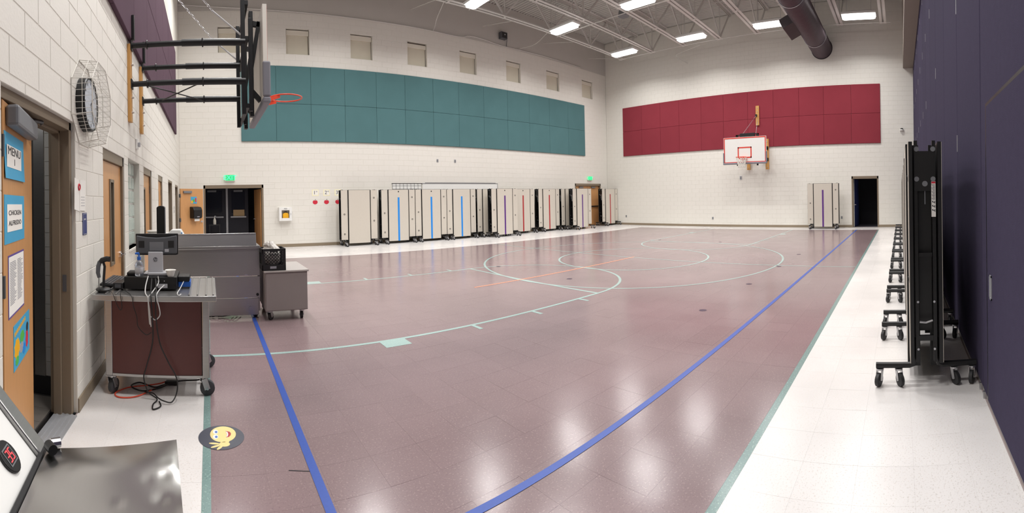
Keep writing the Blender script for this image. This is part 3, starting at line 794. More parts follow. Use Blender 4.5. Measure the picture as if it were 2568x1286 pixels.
# wall papers and tag beside the doorway, on the block wall
t = thing('wall_notice', 'white paper notice with a red emblem on the wall by the kitchen doorway', 'notice', (LX, 0, 0))
MB().prism([(3.02, 1.47), (3.17, 1.45), (3.18, 1.68), (3.03, 1.70)], lambda a_, b_, d_: (d_, a_, b_), .0005, .004).build('sheet', M['paper'], t)
MB().prism([(3.14, 1.46), (3.29, 1.455), (3.30, 1.69), (3.15, 1.69)], lambda a_, b_, d_: (d_, a_, b_), .004, .007).build('sheet', M['paper'], t)
MB().ring((.0075, 3.13, 1.635), (1, 0, 0), .022, .005, 16, 4).build('emblem', M['redcard'], t)
for k in range(4): MB().box(.007, 3.17, 1.56-.022*k, .0075, 3.27, 1.563-.022*k).build('print_line', M['inkl'], t)
t = thing('wall_tag', 'navy blue tag with a white border hung under the paper notice', 'tag', (LX, 3.28, 1.355))
MB().box(.0005, -.055, -.085, .006, .055, .085).build('plate', M['navyblue'], t, bevel=.002)
mb = MB()
for q in ((-.05, -.08, .05, -.076), (-.05, .076, .05, .08), (-.05, -.08, -.046, .08), (.046, -.08, .05, .08)): mb.box(.006, q[0], q[1], .0065, q[2], q[3])
mb.box(.006, -.03, .03, .0065, .02, .042); mb.build('border_print', M['silver'], t)

# caged clock
t = thing('wall_clock', 'round black rimmed wall clock behind a wire cage', 'clock', (LX, 3.29, 2.28))
MB().tube([(.0005, 0, 0), (.055, 0, 0)], .212, 32).build('case', M['black'], t, smooth=True)
MB().ring((.058, 0, 0), (1, 0, 0), .2, .012, 32, 6).build('bezel', M['black'], t, smooth=True)
MB().disc((.057, 0, 0), (1, 0, 0), .195, .004, 32).build('dial', M['clockface'], t)
for k in range(12):
    an = k*PI/6; MB().bar((.0600, .15*math.sin(an), .15*math.cos(an)), (.0600, .178*math.sin(an), .178*math.cos(an)), .008, .001, (1, 0, 0)).build('hour_mark', M['ink'], t)
MB().bar((.062, 0, 0), (.062, .08, .06), .009, .002, (1, 0, 0)).build('hour_hand', M['ink'], t); MB().bar((.0635, 0, 0), (.0635, .05, -.14), .006, .002, (1, 0, 0)).build('minute_hand', M['ink'], t)
t = thing('clock_guard', 'white wire cage bolted over the round wall clock', 'guard', (LX, 3.29, 2.28))
def octa(r, x): return [(x, r*math.cos(PI/8+k*PI/4)/math.cos(PI/8), r*math.sin(PI/8+k*PI/4)/math.cos(PI/8)) for k in range(9)]
mb = MB(); mb.tube(octa(.315, .004), .004, 6); mb.tube(octa(.29, .15), .0035, 6); mb.tube(octa(.305, .08), .0025, 6)
for k in range(8): mb.tube([octa(.315, .004)[k], octa(.29, .15)[k]], .0035, 6)
mb.build('hoop_frame', M['wire'], t)
mb = MB()
for k in range(-6, 7):
    c = k*.044; e = min(.29, .29*math.sqrt(2)-abs(c)) if abs(c) > .12 else .29
    mb.tube([(.004, c, -e*1.07), (.15, c, -e), (.15, c, e), (.004, c, e*1.07)], .0017, 5)
    mb.tube([(.004, -e*1.07, c), (.148, -e, c), (.148, e, c), (.004, e*1.07, c)], .0017, 5)
mb.build('wire_mesh', M['wire'], t)
t = thing('alarm_strobe', 'white fire alarm strobe on the wall above the glass blocks', 'alarm', (LX, 5.76, 2.30))
MB().box(.0005, -.05, -.07, .03, .05, .07).build('body', M['white'], t, bevel=.008)
MB().box(.03, -.022, -.04, .06, .022, .025).build('strobe_lens', M['silver'], t, bevel=.01)
t = thing('switch_plate', 'steel light switch plate between the dark doorways on the kitchen side wall', 'switch', (LX, 11.95, 1.35))
MB().box(.0005, -.06, -.09, .006, .06, .09).build('plate', M['alum'], t, bevel=.002); MB().box(.006, -.01, -.02, .016, .01, .02).build('toggle', M['white'], t)

# ------------------------------------------------------------------ double doors on the back wall
d = holder('door_7'); d['label'] = 'double doorway with dark vestibule under the left exit sign'
a, b, _, zt = TD1
def tframe(d, a, b, zt, wd=.06, dep=.19):
    mb = MB(); mb.box(a, TY-.008, 0, a+wd, TY+dep, zt); mb.box(b-wd, TY-.008, 0, b, TY+dep, zt); mb.box(a, TY-.008, zt-.11, b, TY+dep, zt)
    mb.build('door_frame', M['taupe'], d, bevel=.004)
tframe(d, a, b, zt)
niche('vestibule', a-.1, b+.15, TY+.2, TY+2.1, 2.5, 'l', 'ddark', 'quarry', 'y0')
YB = TY+1.2
mb = MB(); mb.box(.60, YB-.03, 0, .67, YB+.05, 2.2); mb.build('mullion', M['alum'], d)
for x0, x1, hs in ((-.26, .59, 1), (.68, 1.40, -1)):
    L_ = MB().box(x0, YB, .01, x1, YB+.045, 2.12).build('door_leaf', M['navy'], d)
    MB().box(x0+.12, YB-.004, 1.15, x1-.12, YB-.001, 1.95).build('pane', M['glass'], L_)
    MB().box(x0+.08, YB-.07, .98, x1-.08, YB-.03, 1.03).build('push_bar', M['alum'], L_, bevel=.006)
    MB().box(x0+.2, YB-.06, 1.90, x0+.52, YB-.002, 1.97).build('door_closer', M['grey'], L_, bevel=.006)
struct(MB().box(a, YB-.02, 2.12, b, YB+.05, 2.49).build('wall_vestibule_head', M['ddark']))
# right maple leaf folded open into the vestibule
t = thing('maple_door', 'maple door leaf swung open inside the double doorway, its edge to the room', 'door', (b-.07, TY+.19, 0), math.radians(97))
MB().box(0, -.022, .01, .92, .022, 1.96).build('door_leaf', M['wood'], t)
mb = MB(); mb.disc((.84, .03, .93), (0, 1, 0), .035, .016); mb.tube([(.84, .03, .93), (.84, .08, .93), (.73, .085, .93)], .011, 8); mb.build('lever_handle', M['chrome'], t, smooth=True)
t = thing('door_notice', 'tan cardboard notice taped on the right dark vestibule door', 'notice', (1.06, YB, 1.13))
MB().box(-.2, -.009, -.13, .2, -.005, .13).build('sheet', M['cardboard'], t)
t = thing('side_stand', 'small dark stand in the vestibule carrying a white jug', 'table', (.18, TY+.75, 0))
MB().box(-.2, -.18, .74, .2, .18, .77).build('table_top', M['blackp'], t, bevel=.004)
for sx in (-.17, .17):
    for sy in (-.15, .15): MB().box(sx-.015, sy-.015, 0, sx+.015, sy+.015, .74).build('leg', M['blackp'], t)
t = thing('pump_jug', 'white jug with a pump on the dark vestibule stand', 'bottle', (.18, TY+.72, .77))
MB().lathe([(.05, 0), (.055, .02), (.055, .14), (.03, .20), (.018, .22), (.018, .24)], (0, 0, 0), 14).build('body', M['offwhite'], t, smooth=True)
MB().tube([(0, 0, .24), (0, 0, .29), (.05, 0, .285)], .008).build('pump', M['white'], t)
d = holder('door_8'); d['label'] = 'maple double door behind the folded tables in the far back corner'
a, b, _, zt = TD2
tframe(d, a, b, zt)
for x0, x1, hx in ((a+.065, (a+b)/2-.004, 1), ((a+b)/2+.004, b-.065, -1)):
    L_ = MB().box(x0, TY+.08, .01, x1, TY+.125, zt-.115).build('door_leaf', M['wood'], d)
    MB().box(x0+.08, TY+.02, .97, x1-.08, TY+.07, 1.02).build('push_bar', M['blackp'], L_, bevel=.005)
    MB().box(x0+.3, TY+.03, zt-.22, x0+.6, TY+.078, zt-.15).build('door_closer', M['grey'], L_, bevel=.006)
struct(MB().box(a-.1, TY+.2, 0, b+.1, TY+.24, 2.3).build('wall_corridor', M['ddark']))
def exit_sign(loc, label, w, h):
    t = thing('exit_sign', label, 'exit sign', loc, 0)
    MB().box(-w/2-.02, -.07, -h/2-.02, w/2+.02, -.001, h/2+.02).build('housing', M['offwhite'], t, bevel=.006)
    MB().box(-w/2, -.073, -h/2, w/2, -.07, h/2).build('face', M['exit_face'], t)
    text('lettering', 'EXIT', h*1.12, M['exit_letter'], t, (0, -.0745, 0), LR, UP, .001)
exit_sign((.70, TY, 2.335), 'lit green EXIT sign over the double doorway with the vestibule', .29, .19)
exit_sign((17.05, TY, 2.42), 'lit green EXIT sign over the maple double door in the far back corner', .29, .19)

# ------------------------------------------------------------------ doorway on the far wall
d = holder('door_9'); d['label'] = 'open dark doorway in the far wall right of the lone folded table'
a, b, _, zt = RD
mb = MB(); mb.box(RX-.008, a, 0, RX+.19, a+.06, zt); mb.box(RX-.008, b-.06, 0, RX+.19, b, zt); mb.box(RX-.008, a, zt-.11, RX+.19, b, zt)
mb.build('door_frame', M['taupe'], d, bevel=.004)
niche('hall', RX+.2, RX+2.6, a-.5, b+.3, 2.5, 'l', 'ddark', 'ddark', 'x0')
t = thing('blue_door', 'dark blue door leaf swung back inside the far doorway', 'door', (RX+.2, b-.065, 0), math.radians(-6))
MB().box(0, -.022, .01, .95, .022, 2.04).build('door_leaf', M['navyblue'], t)
MB().box(-.004, -.024, .01, .001, .024, 2.04).build('edge_strip', M['offwhite'], t)
mb = MB(); mb.disc((.06, -.03, .95), (0, 1, 0), .035, .016); mb.tube([(.06, -.03, .95), (.06, -.08, .95), (.16, -.085, .95)], .011, 8); mb.build('lever_handle', M['chrome'], t, smooth=True)

# ------------------------------------------------------------------ things on the back and far walls
t = thing('aed_cabinet', 'white wall cabinet holding a yellow defibrillator case', 'cabinet', (2.515, TY, 1.105))
mb = MB()
mb.box(-.215, -.17, -.225, -.205, -.001, .225); mb.box(.205, -.17, -.225, .215, -.001, .225); mb.box(-.205, -.17, -.225, .205, -.001, -.215); mb.box(-.205, -.17, .215, .205, -.001, .225); mb.box(-.205, -.012, -.215, .205, -.001, .215)
mb.build('cabinet_shell', M['white'], t, bevel=.003)
mb = MB()
for q in ((-.215, -.225, -.13, .225), (.13, -.225, .215, .225), (-.13, -.225, .13, -.13), (-.13, .13, .13, .225)): mb.box(q[0], -.185, q[1], q[2], -.17, q[3])
dd = mb.build('door', M['white'], t, bevel=.003)
MB().box(.17, -.195, -.03, .185, -.185, .03).build('latch', M['silver'], dd)
text('lettering', 'AED', .055, M['ink'], dd, (0, -.1862, .178), LR, UP)
t = thing('defibrillator', 'yellow defibrillator case inside the white wall cabinet', 'defibrillator', (2.53, TY-.09, .90))
MB().prism([(-.10, 0), (.10, 0), (.10, .20), (.06, .25), (-.05, .25), (-.10, .21)], lambda a_, b_, d_: (a_, d_, b_), -.05, .05).build('case', M['yellow'], t, bevel=.012)
MB().box(-.06, -.053, .02, .01, -.049, .075).build('label_plate', M['ink'], t); MB().tube([(-.05, 0, .25), (-.03, 0, .285), (.03, 0, .285), (.05, 0, .25)], .01).build('handle', M['blackp'], t)
for k, (x, tx, sp) in enumerate(((3.585, '1', 'st'), (3.985, '2', 'nd'), (4.385, '3', 'rd'))):
    t = thing('grade_sign', 'cream card reading %s%s on the back wall' % (tx, sp), 'sign', (x, TY, 1.805), 0, 'grade number cards')
    MB().box(-.115, -.003, -.105, .115, -.0005, .105).build('border', M['cream'], t); MB().box(-.085, -.004, -.08, .095, -.003, .085).build('card', M['paper'], t)
    text('lettering', tx, .17, M['ink'], t, (-.03, -.0046, 0), LR, UP); text('lettering', sp, .075, M['ink'], t, (.045, -.0046, .045), LR, UP)
    t = thing('apple_cutout', 'red paper apple under the %s%s card' % (tx, sp), 'wall cutout', (x-.01, TY, 1.485), 0, 'red paper apples')
    MB().prism([(.085*math.sin(i*PI/12)*(1.02), .075*math.cos(i*PI/12)-(.018 if i in (0, 23, 1) else 0)) for i in range(24)], lambda a_, b_, d_: (a_, d_, b_), -.003, -.0005).build('fruit', M['redcard'], t)
    MB().prism([(-.008, .06), (.008, .06), (.022, .10), (.010, .105)], lambda a_, b_, d_: (a_, d_, b_), -.0035, -.001).build('stalk', M['ink'], t)
t = thing('whiteboard', 'long white board on the back wall behind the folded tables', 'board', (7.67, TY, 0))
MB().box(0, -.02, .95, 3.5, -.001, 2.10).build('surface', M['white'], t)
mb = MB(); mb.box(-.02, -.03, 2.10, 3.52, -.001, 2.125); mb.box(-.02, -.03, .93, 3.52, -.001, .95); mb.box(3.5, -.03, .95, 3.52, -.001, 2.10); mb.build('frame', M['alum'], t)
MB().tube([(.1, -.03, 2.13), (3.4, -.03, 2.13)], .01, 6).build('map_rail', M['dgrey'], t)
t = thing('calendar_board', 'white gridded calendar board peeking over the folded tables', 'board', (6.43, TY, 0))
MB().box(0, -.02, 1.15, 1.2, -.001, 2.10).build('surface', M['white'], t)
mb = MB()
for k in range(9): mb.box(.008+.148*k-.006, -.022, 1.16, .008+.148*k+.006, -.02, 2.10)
for k in range(8): mb.box(0, -.0225, 2.02-.115*k-.006, 1.2, -.02, 2.02-.115*k+.006)
mb.box(-.01, -.03, 2.10, 1.21, -.001, 2.118)
mb.build('grid_lines', M['ink'], t)
def plate(loc, nrm, label, m='alum', w=.04, h=.06, cat='outlet'):
    t = thing('wall_plate', label, cat, loc, 0 if nrm == 'y' else -PI/2)
    MB().box(-w, -.012, -h, w, -.0005, h).build('plate', M[m], t, bevel=.003)
    MB().box(-w*.45, -.015, h*.15, w*.45, -.012, h*.6).build('socket', M['dgrey'], t); MB().box(-w*.45, -.015, -h*.6, w*.45, -.012, -h*.15).build('socket', M['dgrey'], t)
plate((8.34, TY, 2.975), 'y', 'small grey plate under the teal panels, left one of two')
plate((9.13, TY, 2.98), 'y', 'small grey plate under the teal panels, right one of two')
plate((RX, 13.34, .44), 'x', 'small outlet low on the far wall near the back corner')
plate((RX, 8.44, .39), 'x', 'small outlet low in the middle of the far wall')
plate((RX, 2.50, .42), 'x', 'small outlet on the far wall beside the lone folded table')
plate((RX, 7.02, 2.21), 'x', 'pale grey sensor box on the far wall below the front-facing hoop', 'silver', .055, .085, 'sensor')
t = thing('dome_camera', 'black dome camera on the far wall beside the purple partition', 'camera', (RX, -.09, 4.09))
MB().disc((-.02, 0, 0), (1, 0, 0), .085, .04, 20).build('mount', M['white'], t); MB().lathe([(.07, 0), (.06, .04), (.03, .065), (.005, .07)], (0, 0, 0), 16).build('dome', M['black'], t, smooth=True)
t.children[1].rotation_euler = (0, -PI/2, 0); t.children[1].location = (-.04, 0, 0)

# ------------------------------------------------------------------ folded cafeteria tables
def make_table():
    t = thing('folded_table', '', 'folded table', (0, 0, 0), 0, 'folded cafeteria tables')
    for s in (-1, 1):
        o = MB().box(-.378, s*.1345, .087, .378, s*.14, 1.868).build('table_top', M['laminate'], t)
        MB().box(-.38, s*.100, .085, .38, s*.1343, 1.87).build('underside', M['black'], o)
        mb = MB()
        for q in ((-.388, .08, -.381, 1.876), (.381, .08, .388, 1.876), (-.381, .08, .381, .086), (-.381, 1.8705, .381, 1.876)): mb.box(q[0], s*.11, q[1], q[2], s*.141, q[3])
        mb.build('edge_trim', M['black'], o)
        for e in (-1, 1):
            b = MB().box(e*.415, s*.1215, .21, e*.643, s*.126, 1.865).build('bench', M['laminate'], t)
            MB().box(e*.413, s*.094, .205, e*.646, s*.1213, 1.868).build('underside', M['black'], b)
            for z in ((1.06, .40) if e < 0 else (1.60, .82)):
                MB().ring((e*.53, s*.127, z), (0, 1, 0), .022, .007, 12, 4).build('seat_cap', M['blackp'], b)
            MB().box(e*.392, s*.04, .10, e*.411, s*.13, 1.865).build('side_rail', M['black'], t)
            # bent foot: down the upright, out along the floor
            pts = [(e*.53, s*.085, .36), (e*.53, s*.087, .20), (e*.53, s*.10, .165), (e*.53, s*.13, .155), (e*.53, s*.39, .155)]
            MB().tube(pts, .024, 8).build('foot', M['black'], t, smooth=True)
            for yy, tw in ((.215, .5), (.36, -.4)):
                y = s*yy; ct, st = math.cos(tw), math.sin(tw); mb = MB()
                mb.disc((e*.53, y, .126), (0, 0, 1), .03, .012, 12)
                for k in (-1, 1):
                    ox, oy = -st*k*.021, ct*k*.021
                    mb.bar((e*.53+ox, y+oy, .122), (e*.53+ox+.022*ct, y+oy+.022*st, .046), .004, .034, (ct, st, 0))
                f = mb.build('caster', M['zinc'], t)
                cx, cy = e*.53+.022*ct, y+.022*st
                mb = MB(); mb.tube([(cx-st*k, cy+ct*k, .05) for k in (-.016, -.013, .013, .016)], [.043, .05, .05, .043], 18); mb.build('wheel', M['rubberd'], f, smooth=True)
                MB().tube([(cx+st*.025, cy-ct*.025, .05), (cx-st*.025, cy+ct*.025, .05)], .008, 6).build('axle', M['chrome'], f)
    for e in (-1, 1):
        mb = MB()
        for s in (-1, 1): mb.box(e*.555, s*.055, .20, e*.60, s*.081, 1.88)
        p = [(-.08, 1.50), (.08, 1.50), (.08, 1.85), (.055, 1.85), (.045, 1.80), (-.045, 1.80), (-.055, 1.85), (-.08, 1.85)]
        mb.prism(p, lambda a_, b_, d_: (d_, a_, b_), e*.601, e*.612)
        mb.box(e*.57, -.055, .36, e*.59, .055, .40); mb.box(e*.57, -.05, 1.0, e*.585, .05, 1.03)
        mb.box(e*.50, -.05, .42, e*.53, .05, 1.5)
        fr = mb.build('end_frame', M['black'], t)
        for y in (-.062, .062):
            for z in (1.815, 1.59): MB().disc((e*.614, y, z), (1, 0, 0), .019, .006, 14).build('bolt', M['grey'], fr)
            for z in (.66, .30): MB().disc((e*.602, y, z), (1, 0, 0), .009, .005, 10).build('bolt', M['silver'], fr)
        MB().disc((e*.614, 0, 1.555), (1, 0, 0), .021, .006, 14).build('latch_knob', M['grey'], fr)
        MB().tube([(e*.603, 0, 1.54), (e*.603, 0, 1.40)], .004, 6).build('latch_rod', M['grey'], fr)
        mb = MB(); mb.tube([(e*.59, .05, .515), (e*.59, 0, .50), (e*.59, -.05, .505)], .008, 6); mb.build('hook_link', M['zinc'], fr)
        sg = 1 if e < 0 else -1
        MB().box(e*.6015, sg*-.080, 1.305, e*.6145, sg*-.048, 1.572).build('warning_label', M['paper'], fr)
        MB().box(e*.6146, sg*-.079, 1.556, e*.6149, sg*-.049, 1.570).build('label_header', M['redcard'], fr)
        mb = MB()
        for k in range(14): mb.box(e*.6146, sg*-.076, 1.545-.0085*k, e*.6148, sg*-(.050+.004*(k % 3)), 1.5485-.0085*k)
        for k in range(3):
            zc = 1.414-.031*k; mb.box(e*.6146, sg*-.076, zc-.010, e*.6148, sg*-.071, zc+.010); mb.box(e*.6146, sg*-.071, zc-.002, e*.6148, sg*-.056, zc+.003); mb.disc((e*.6147, sg*-.057, zc+.006), (1, 0, 0), .005, .0003, 8)
        mb.build('label_print', M['ink'], fr)  # printed text lines and pictograms together in one mesh
    return t
def trimtable(o, stripe, hole, lab):
    o['label'] = lab
    if stripe: MB().box(-.035, -.1425, .09, .035, -.1402, 1.60).build('tape_stripe', M[stripe], o)
    if hole: MB().disc((0, -.1405, 1.80), (0, 1, 0), .024, .002, 14).build('finger_hole', M['black'], o)
t0 = make_table()
rowT = [  # x, y, stripe, finger hole, label
    (4.96, 14.10, None, 0, 'plain beige folded table without a stripe, left end of the back wall row'),
    (6.42, 14.12, 'stripe_blue', 1, 'folded table with a bright blue stripe, first of the three blue ones from the left'),
    (7.73, 14.12, 'stripe_blue', 1, 'folded table with a bright blue stripe, middle one of the three blue ones'),
    (9.04, 14.12, 'stripe_blue', 0, 'folded table with a blue stripe and no finger hole, last of three blue ones'),
    (10.42, 14.14, None, 0, 'beige folded table half hidden behind the purple striped one with a finger hole'),
    (10.71, 13.60, 'stripe_purple', 1, 'folded table with a purple stripe and a black finger hole above it'),
    (12.12, 14.14, 'stripe_red', 1, 'folded table with a dark red stripe, tucked behind the purple striped one'),
    (13.66, 14.14, 'stripe_red', 1, 'folded table with a dark red stripe, alone between two gaps in the row'),
    (15.08, 14.14, None, 0, 'folded table mostly hidden behind the purple striped one by the maple double door'),
    (15.27, 13.60, 'stripe_purple', 0, 'folded table with a purple stripe in front of the maple double door'),
    (17.88, 14.0, 'stripe_red', 0, 'folded table with a red stripe, right of the maple double door in the corner')]
trow = []
for i, (x, y, st, ho, lab) in enumerate(rowT):
    trow.append((x, y, 0, st, ho, lab))
trow.append((17.92, 3.17, -PI/2, 'stripe_purple', 0, 'lone purple striped folded table on the far wall beside the doorway'))
ordn = ['nearest one, black end frame foremost', 'second', 'third', 'fourth', 'fifth', 'sixth', 'seventh', 'eighth', 'ninth', 'tenth', 'last and farthest']
for k in range(11):
    trow.append((3.92 if k == 0 else 5.42+1.3*(k-1), -.185, PI, None, 0, 'folded table in the row by the purple partition, '+ordn[k]))
for i, (x, y, rz, st, ho, lab) in enumerate(trow):
    o = dup(t0, (x, y, 0), rz, lab); trimtable(o, st, ho, lab)
for q in list(t0.children_recursive)+[t0]: bpy.data.objects.remove(q)

# ------------------------------------------------------------------ basketball hoops
def rimset(t, x, y, z, s, net):
    """orange rim of a hoop whose board face is at x, opening towards s"""
    R = .225
    mb = MB(); mb.ring((x+s*(.15+R), y, z), (0, 0, 1), R, .010, 40, 8)
    o = mb.build('rim', M['orange'], t, smooth=True)
    mb = MB(); mb.box(x, y-.10, z-.10, x+s*.012, y+.10, z+.02); mb.box(x, y-.09, z-.012, x+s*.17, y+.09, z+.004)
    for k in (-1, 1): mb.bar((x+s*.01, y+k*.09, z-.09), (x+s*.26, y+k*.18, z-.015), .012, .05)
    mb.build('rim_bracket', M['orange'], t)
    if net:
        mb = MB(); n = 12
        def ringp(k, rr, zz): a_ = 2*PI*k/n; return (x+s*(.15+R)+rr*math.cos(a_), y+rr*math.sin(a_), z-zz)
        lv = [(.22, .01), (.19, .12), (.165, .22), (.145, .32), (.15, .42)]
        for k in range(n):
            for q in range(4):
                (r0, z0), (r1, z1) = lv[q], lv[q+1]; h = .5*(q % 2)
                mb.tube([ringp(k+h, r0, z0), ringp(k+h+.5, r1, z1)], .008, 4, False); mb.tube([ringp(k+h, r0, z0), ringp(k+h-.5, r1, z1)], .008, 4, False)
        mb.build('net', M['net'], o)
def chain(name, p0, p1, parent, m='zinc', pitch=.055):
    p0, p1 = Vector(p0), Vector(p1); d = (p1-p0); L_ = d.length; d.normalize(); a_ = d.orthogonal().normalized(); b_ = d.cross(a_); mb = MB()
    n = int(L_/pitch)
    for i in range(n):
        c = p0+d*(i+.5)*L_/n; s_ = a_ if i % 2 else b_
        hl, hw = pitch*.42, .014
        pts = [c+d*hl*math.cos(k*PI/4)*1.25+s_*hw*math.sin(k*PI/4) for k in range(9)]
        mb.tube(pts, .0035, 5, False)
    return mb.build(name, M[m], parent)
def board(t, x, s, y0, y1, z0, z1):
    """x = front face, s = facing direction along x"""
    b = MB().box(x-s*.05, y0, z0, x, y1, z1).build('backboard', M['boardb'] if s > 0 else M['boardw'], t)
    if s > 0:
        MB().box(x, y0+.01, z0+.01, x+s*.002, y1-.01, z1-.01).build('face_sheet', M['boardw'], b)
    bx0, bx1 = x+s*.002, x+s*.004; w_ = .055
    mb = MB()
    for q in ((y0, z0, y0+w_, z1), (y1-w_, z0, y1, z1), (y0+w_, z0, y1-w_, z0+w_), (y0+w_, z1-w_, y1-w_, z1)): mb.box(bx0, max(q[0], y0+.012), max(q[1], z0+.012), bx1, min(q[2], y1-.012), min(q[3], z1-.012))
    mb.build('border_print', M['boardr'], b)
    yc = (y0+y1)/2; a0, a1, c0, c1 = yc-.305, yc+.305, z0+.20, z0+.66; mb = MB()
    for q in ((a0, c0, a0+.05, c1), (a1-.05, c0, a1, c1), (a0, c0, a1, c0+.05), (a0, c1-.05, a1, c1)): mb.box(bx0, q[0], q[1], bx1, q[2], q[3])
    mb.build('target_print', M['boardr'], b)
    mb = MB(); px0, px1 = x-s*.06, x+s*.035
    mb.box(px0, y0-.03, z0-.05, px1, y1+.03, z0+.025)
    for yy in (y0, y1): sg = -1 if yy == y0 else 1; mb.box(px0, yy+sg*.03, z0+.025, px1, yy-sg*.025, z0+.45)
    mb.build('edge_pad', M['padg'], t, bevel=.02)
t = thing('basketball_hoop', 'side view basketball hoop on long black wall arms, upper left', 'basketball hoop', (0, 0, 0), 0, 'wall mounted basketball hoops')
A, B = 5.25, 6.15
XF_ = .43
for y in (A, B):
    o = MB().box(LX+.001, y-.06, 2.5, LX+.04, y+.06, 3.44).build('backing_board', M['plank'], t, bevel=.004)
    for z in (2.62, 2.80, 3.2): MB().disc((LX+.05, y+.02, z), (1, 0, 0), .012, .03, 8).build('lag_bolt', M['zinc'], o)
    MB().box(LX+.052, y-.025, 3.5, LX+.085, y+.025, 3.80).build('upper_strut', M['black'], t, bevel=.004)
    for z in (3.43, 2.96):
        MB().tube([(LX+.03, y, z), (-.12, y, z)], .034, 12).build('arm_tube', M['black'], t, smooth=True)
        MB().tube([(-.30, y, z+.002), (XF_+.03, y, z+.002)], .043, 12).build('arm_sleeve', M['black'], t, smooth=True)
        MB().box(LX+.04, y-.055, z-.055, LX+.055, y+.055, z+.055).build('wall_flange', M['black'], t)
        for x in (-.72, -.05): MB().ring((x, y, z), (1, 0, 0), .046, .010, 16, 6).build('clamp', M['black'], t)
    MB().box(XF_-.02, y-.03, 2.56, XF_+.03, y+.03, 3.98).build('rear_upright', M['black'], t, bevel=.004)
    MB().box(XF_+.07, y-.02, 2.60, XF_+.11, y+.02, 3.72).build('fold_link', M['black'], t, bevel=.004)
    MB().bar((XF_+.12, y+.25, 3.15), (.66, y+.25, 3.78), .05, .05).build('slant_brace', M['black'], t)
    MB().box(XF_+.10, y+.20, 2.58, XF_+.15, y+.30, 3.9).build('front_upright', M['black'], t, bevel=.004)
    MB().bar((XF_+.13, y+.25, 2.9), (.668, y+.25, 2.78), .05, .06).build('lower_bracket', M['black'], t)
    MB().bar((XF_+.12, y+.25, 3.76), (.668, y+.25, 3.74), .05, .06).build('upper_bracket', M['black'], t)
    MB().box(LX+.052, y-.04, 4.88, LX+.10, y+.04, 5.02).build('chain_anchor', M['black'], t)
    chain('chain', (LX+.10, y, 4.95), (XF_-.35, y, 3.80), t)
    MB().tube([(XF_-.36, y, 3.81), (XF_-.02, y, 3.52)], .012, 8).build('turnbuckle', M['zinc'], t)
for z in (2.66, 3.47, 3.9):
    MB().box(XF_+.03, A-.03, z-.025, XF_+.07, B+.35, z+.025).build('cross_bar', M['black'], t)
MB().tube([(-.71, A, 2.93), (-.02, B, 2.93)], .008, 6).build('cross_rod', M['black'], t); MB().tube([(-.665, B, 2.95), (-.07, A, 2.95)], .008, 6).build('cross_rod', M['black'], t)
board(t, .72, 1, 5.20, 7.0, 2.74, 3.88)
rimset(t, .725, 6.10, 2.97, 1, False)

t = thing('basketball_hoop', 'front facing basketball hoop with a white net on the red panelled wall', 'basketball hoop', (0, 0, 0), 0, 'wall mounted basketball hoops')
for y in (5.73, 6.60):
    o = MB().box(RX-.12, y-.075, 2.55, RX-.053, y+.075, 3.88).build('backing_board', M['plank'], t, bevel=.004)
    for z in (2.63, 3.75): MB().disc((RX-.125, y, z), (1, 0, 0), .02, .02, 8).build('lag_bolt', M['zinc'], o)
    for z in (2.98, 3.48):
        MB().tube([(17.12, y, z), (RX-.12, y, z)], .035, 12).build('arm_tube', M['black'], t, smooth=True)
        MB().box(RX-.14, y-.06, z-.07, RX-.12, y+.06, z+.07).build('wall_flange', M['black'], t)
    MB().box(17.08, y-.03, 2.65, 17.14, y+.03, 3.93).build('rear_upright', M['black'], t)
MB().box(17.08, 5.85, 3.84, 17.2, 6.48, 3.99).build('top_crosshead', M['black'], t, bevel=.006)
for q in ((5.66, 3.92, 5.86, 3.96), (5.66, 3.75, 5.70, 3.96), (6.47, 3.90, 6.66, 3.94), (6.62, 3.75, 6.66, 3.94)): MB().box(17.08, q[0], q[1], 17.12, q[2], q[3]).build('top_frame', M['black'], t)
o = MB().box(RX-.11, 6.08, 4.50, RX-.053, 6.23, 5.36).build('upper_board', M['plank'], t, bevel=.004)
for z in (4.62, 5.1, 5.25): MB().disc((RX-.115, 6.155, z), (1, 0, 0), .018, .02, 8).build('lag_bolt', M['zinc'], o)
MB().box(RX-.18, 6.16, 4.88, RX-.11, 6.24, 4.98).build('pulley', M['black'], t, bevel=.01)
chain('chain', (RX-.15, 6.20, 4.92), (17.15, 6.36, 3.99), t); chain('chain', (RX-.15, 6.12, 4.80), (17.15, 5.80, 3.95), t)
board(t, 17.0, -1, 5.32, 7.18, 2.76, 3.83)
rimset(t, 16.995, 6.25, 2.97, -1, True)

# ------------------------------------------------------------------ serving area
def castor(t, x, y, r, m='rubber', tw=.4, top=.16, name='caster'):
    mb = MB(); ct, st = math.cos(tw), math.sin(tw)
    mb.box(x-.04, y-.04, top-.006, x+.04, y+.04, top); mb.tube([(x, y, top-.006), (x, y, top-.025)], .02, 10)
    for k in (-1, 1):
        ox, oy = -st*k*.026, ct*k*.026
        mb.bar((x+ox, y+oy, top-.02), (x+ox+.025*ct, y+oy+.025*st, r-.005), .004, .045, (ct, st, 0))
    f = mb.build(name, M['zinc'], t); cx, cy = x+.025*ct, y+.025*st
    mb = MB(); mb.tube([(cx-st*k, cy+ct*k, r) for k in (-.02, -.016, .016, .02)], [r*.86, r, r, r*.86], 20); mb.build('wheel', M[m], f, smooth=True)
    MB().tube([(cx+st*.03, cy-ct*.03, r), (cx-st*.03, cy+ct*.03, r)], .011, 8).build('axle', M['chrome'], f)
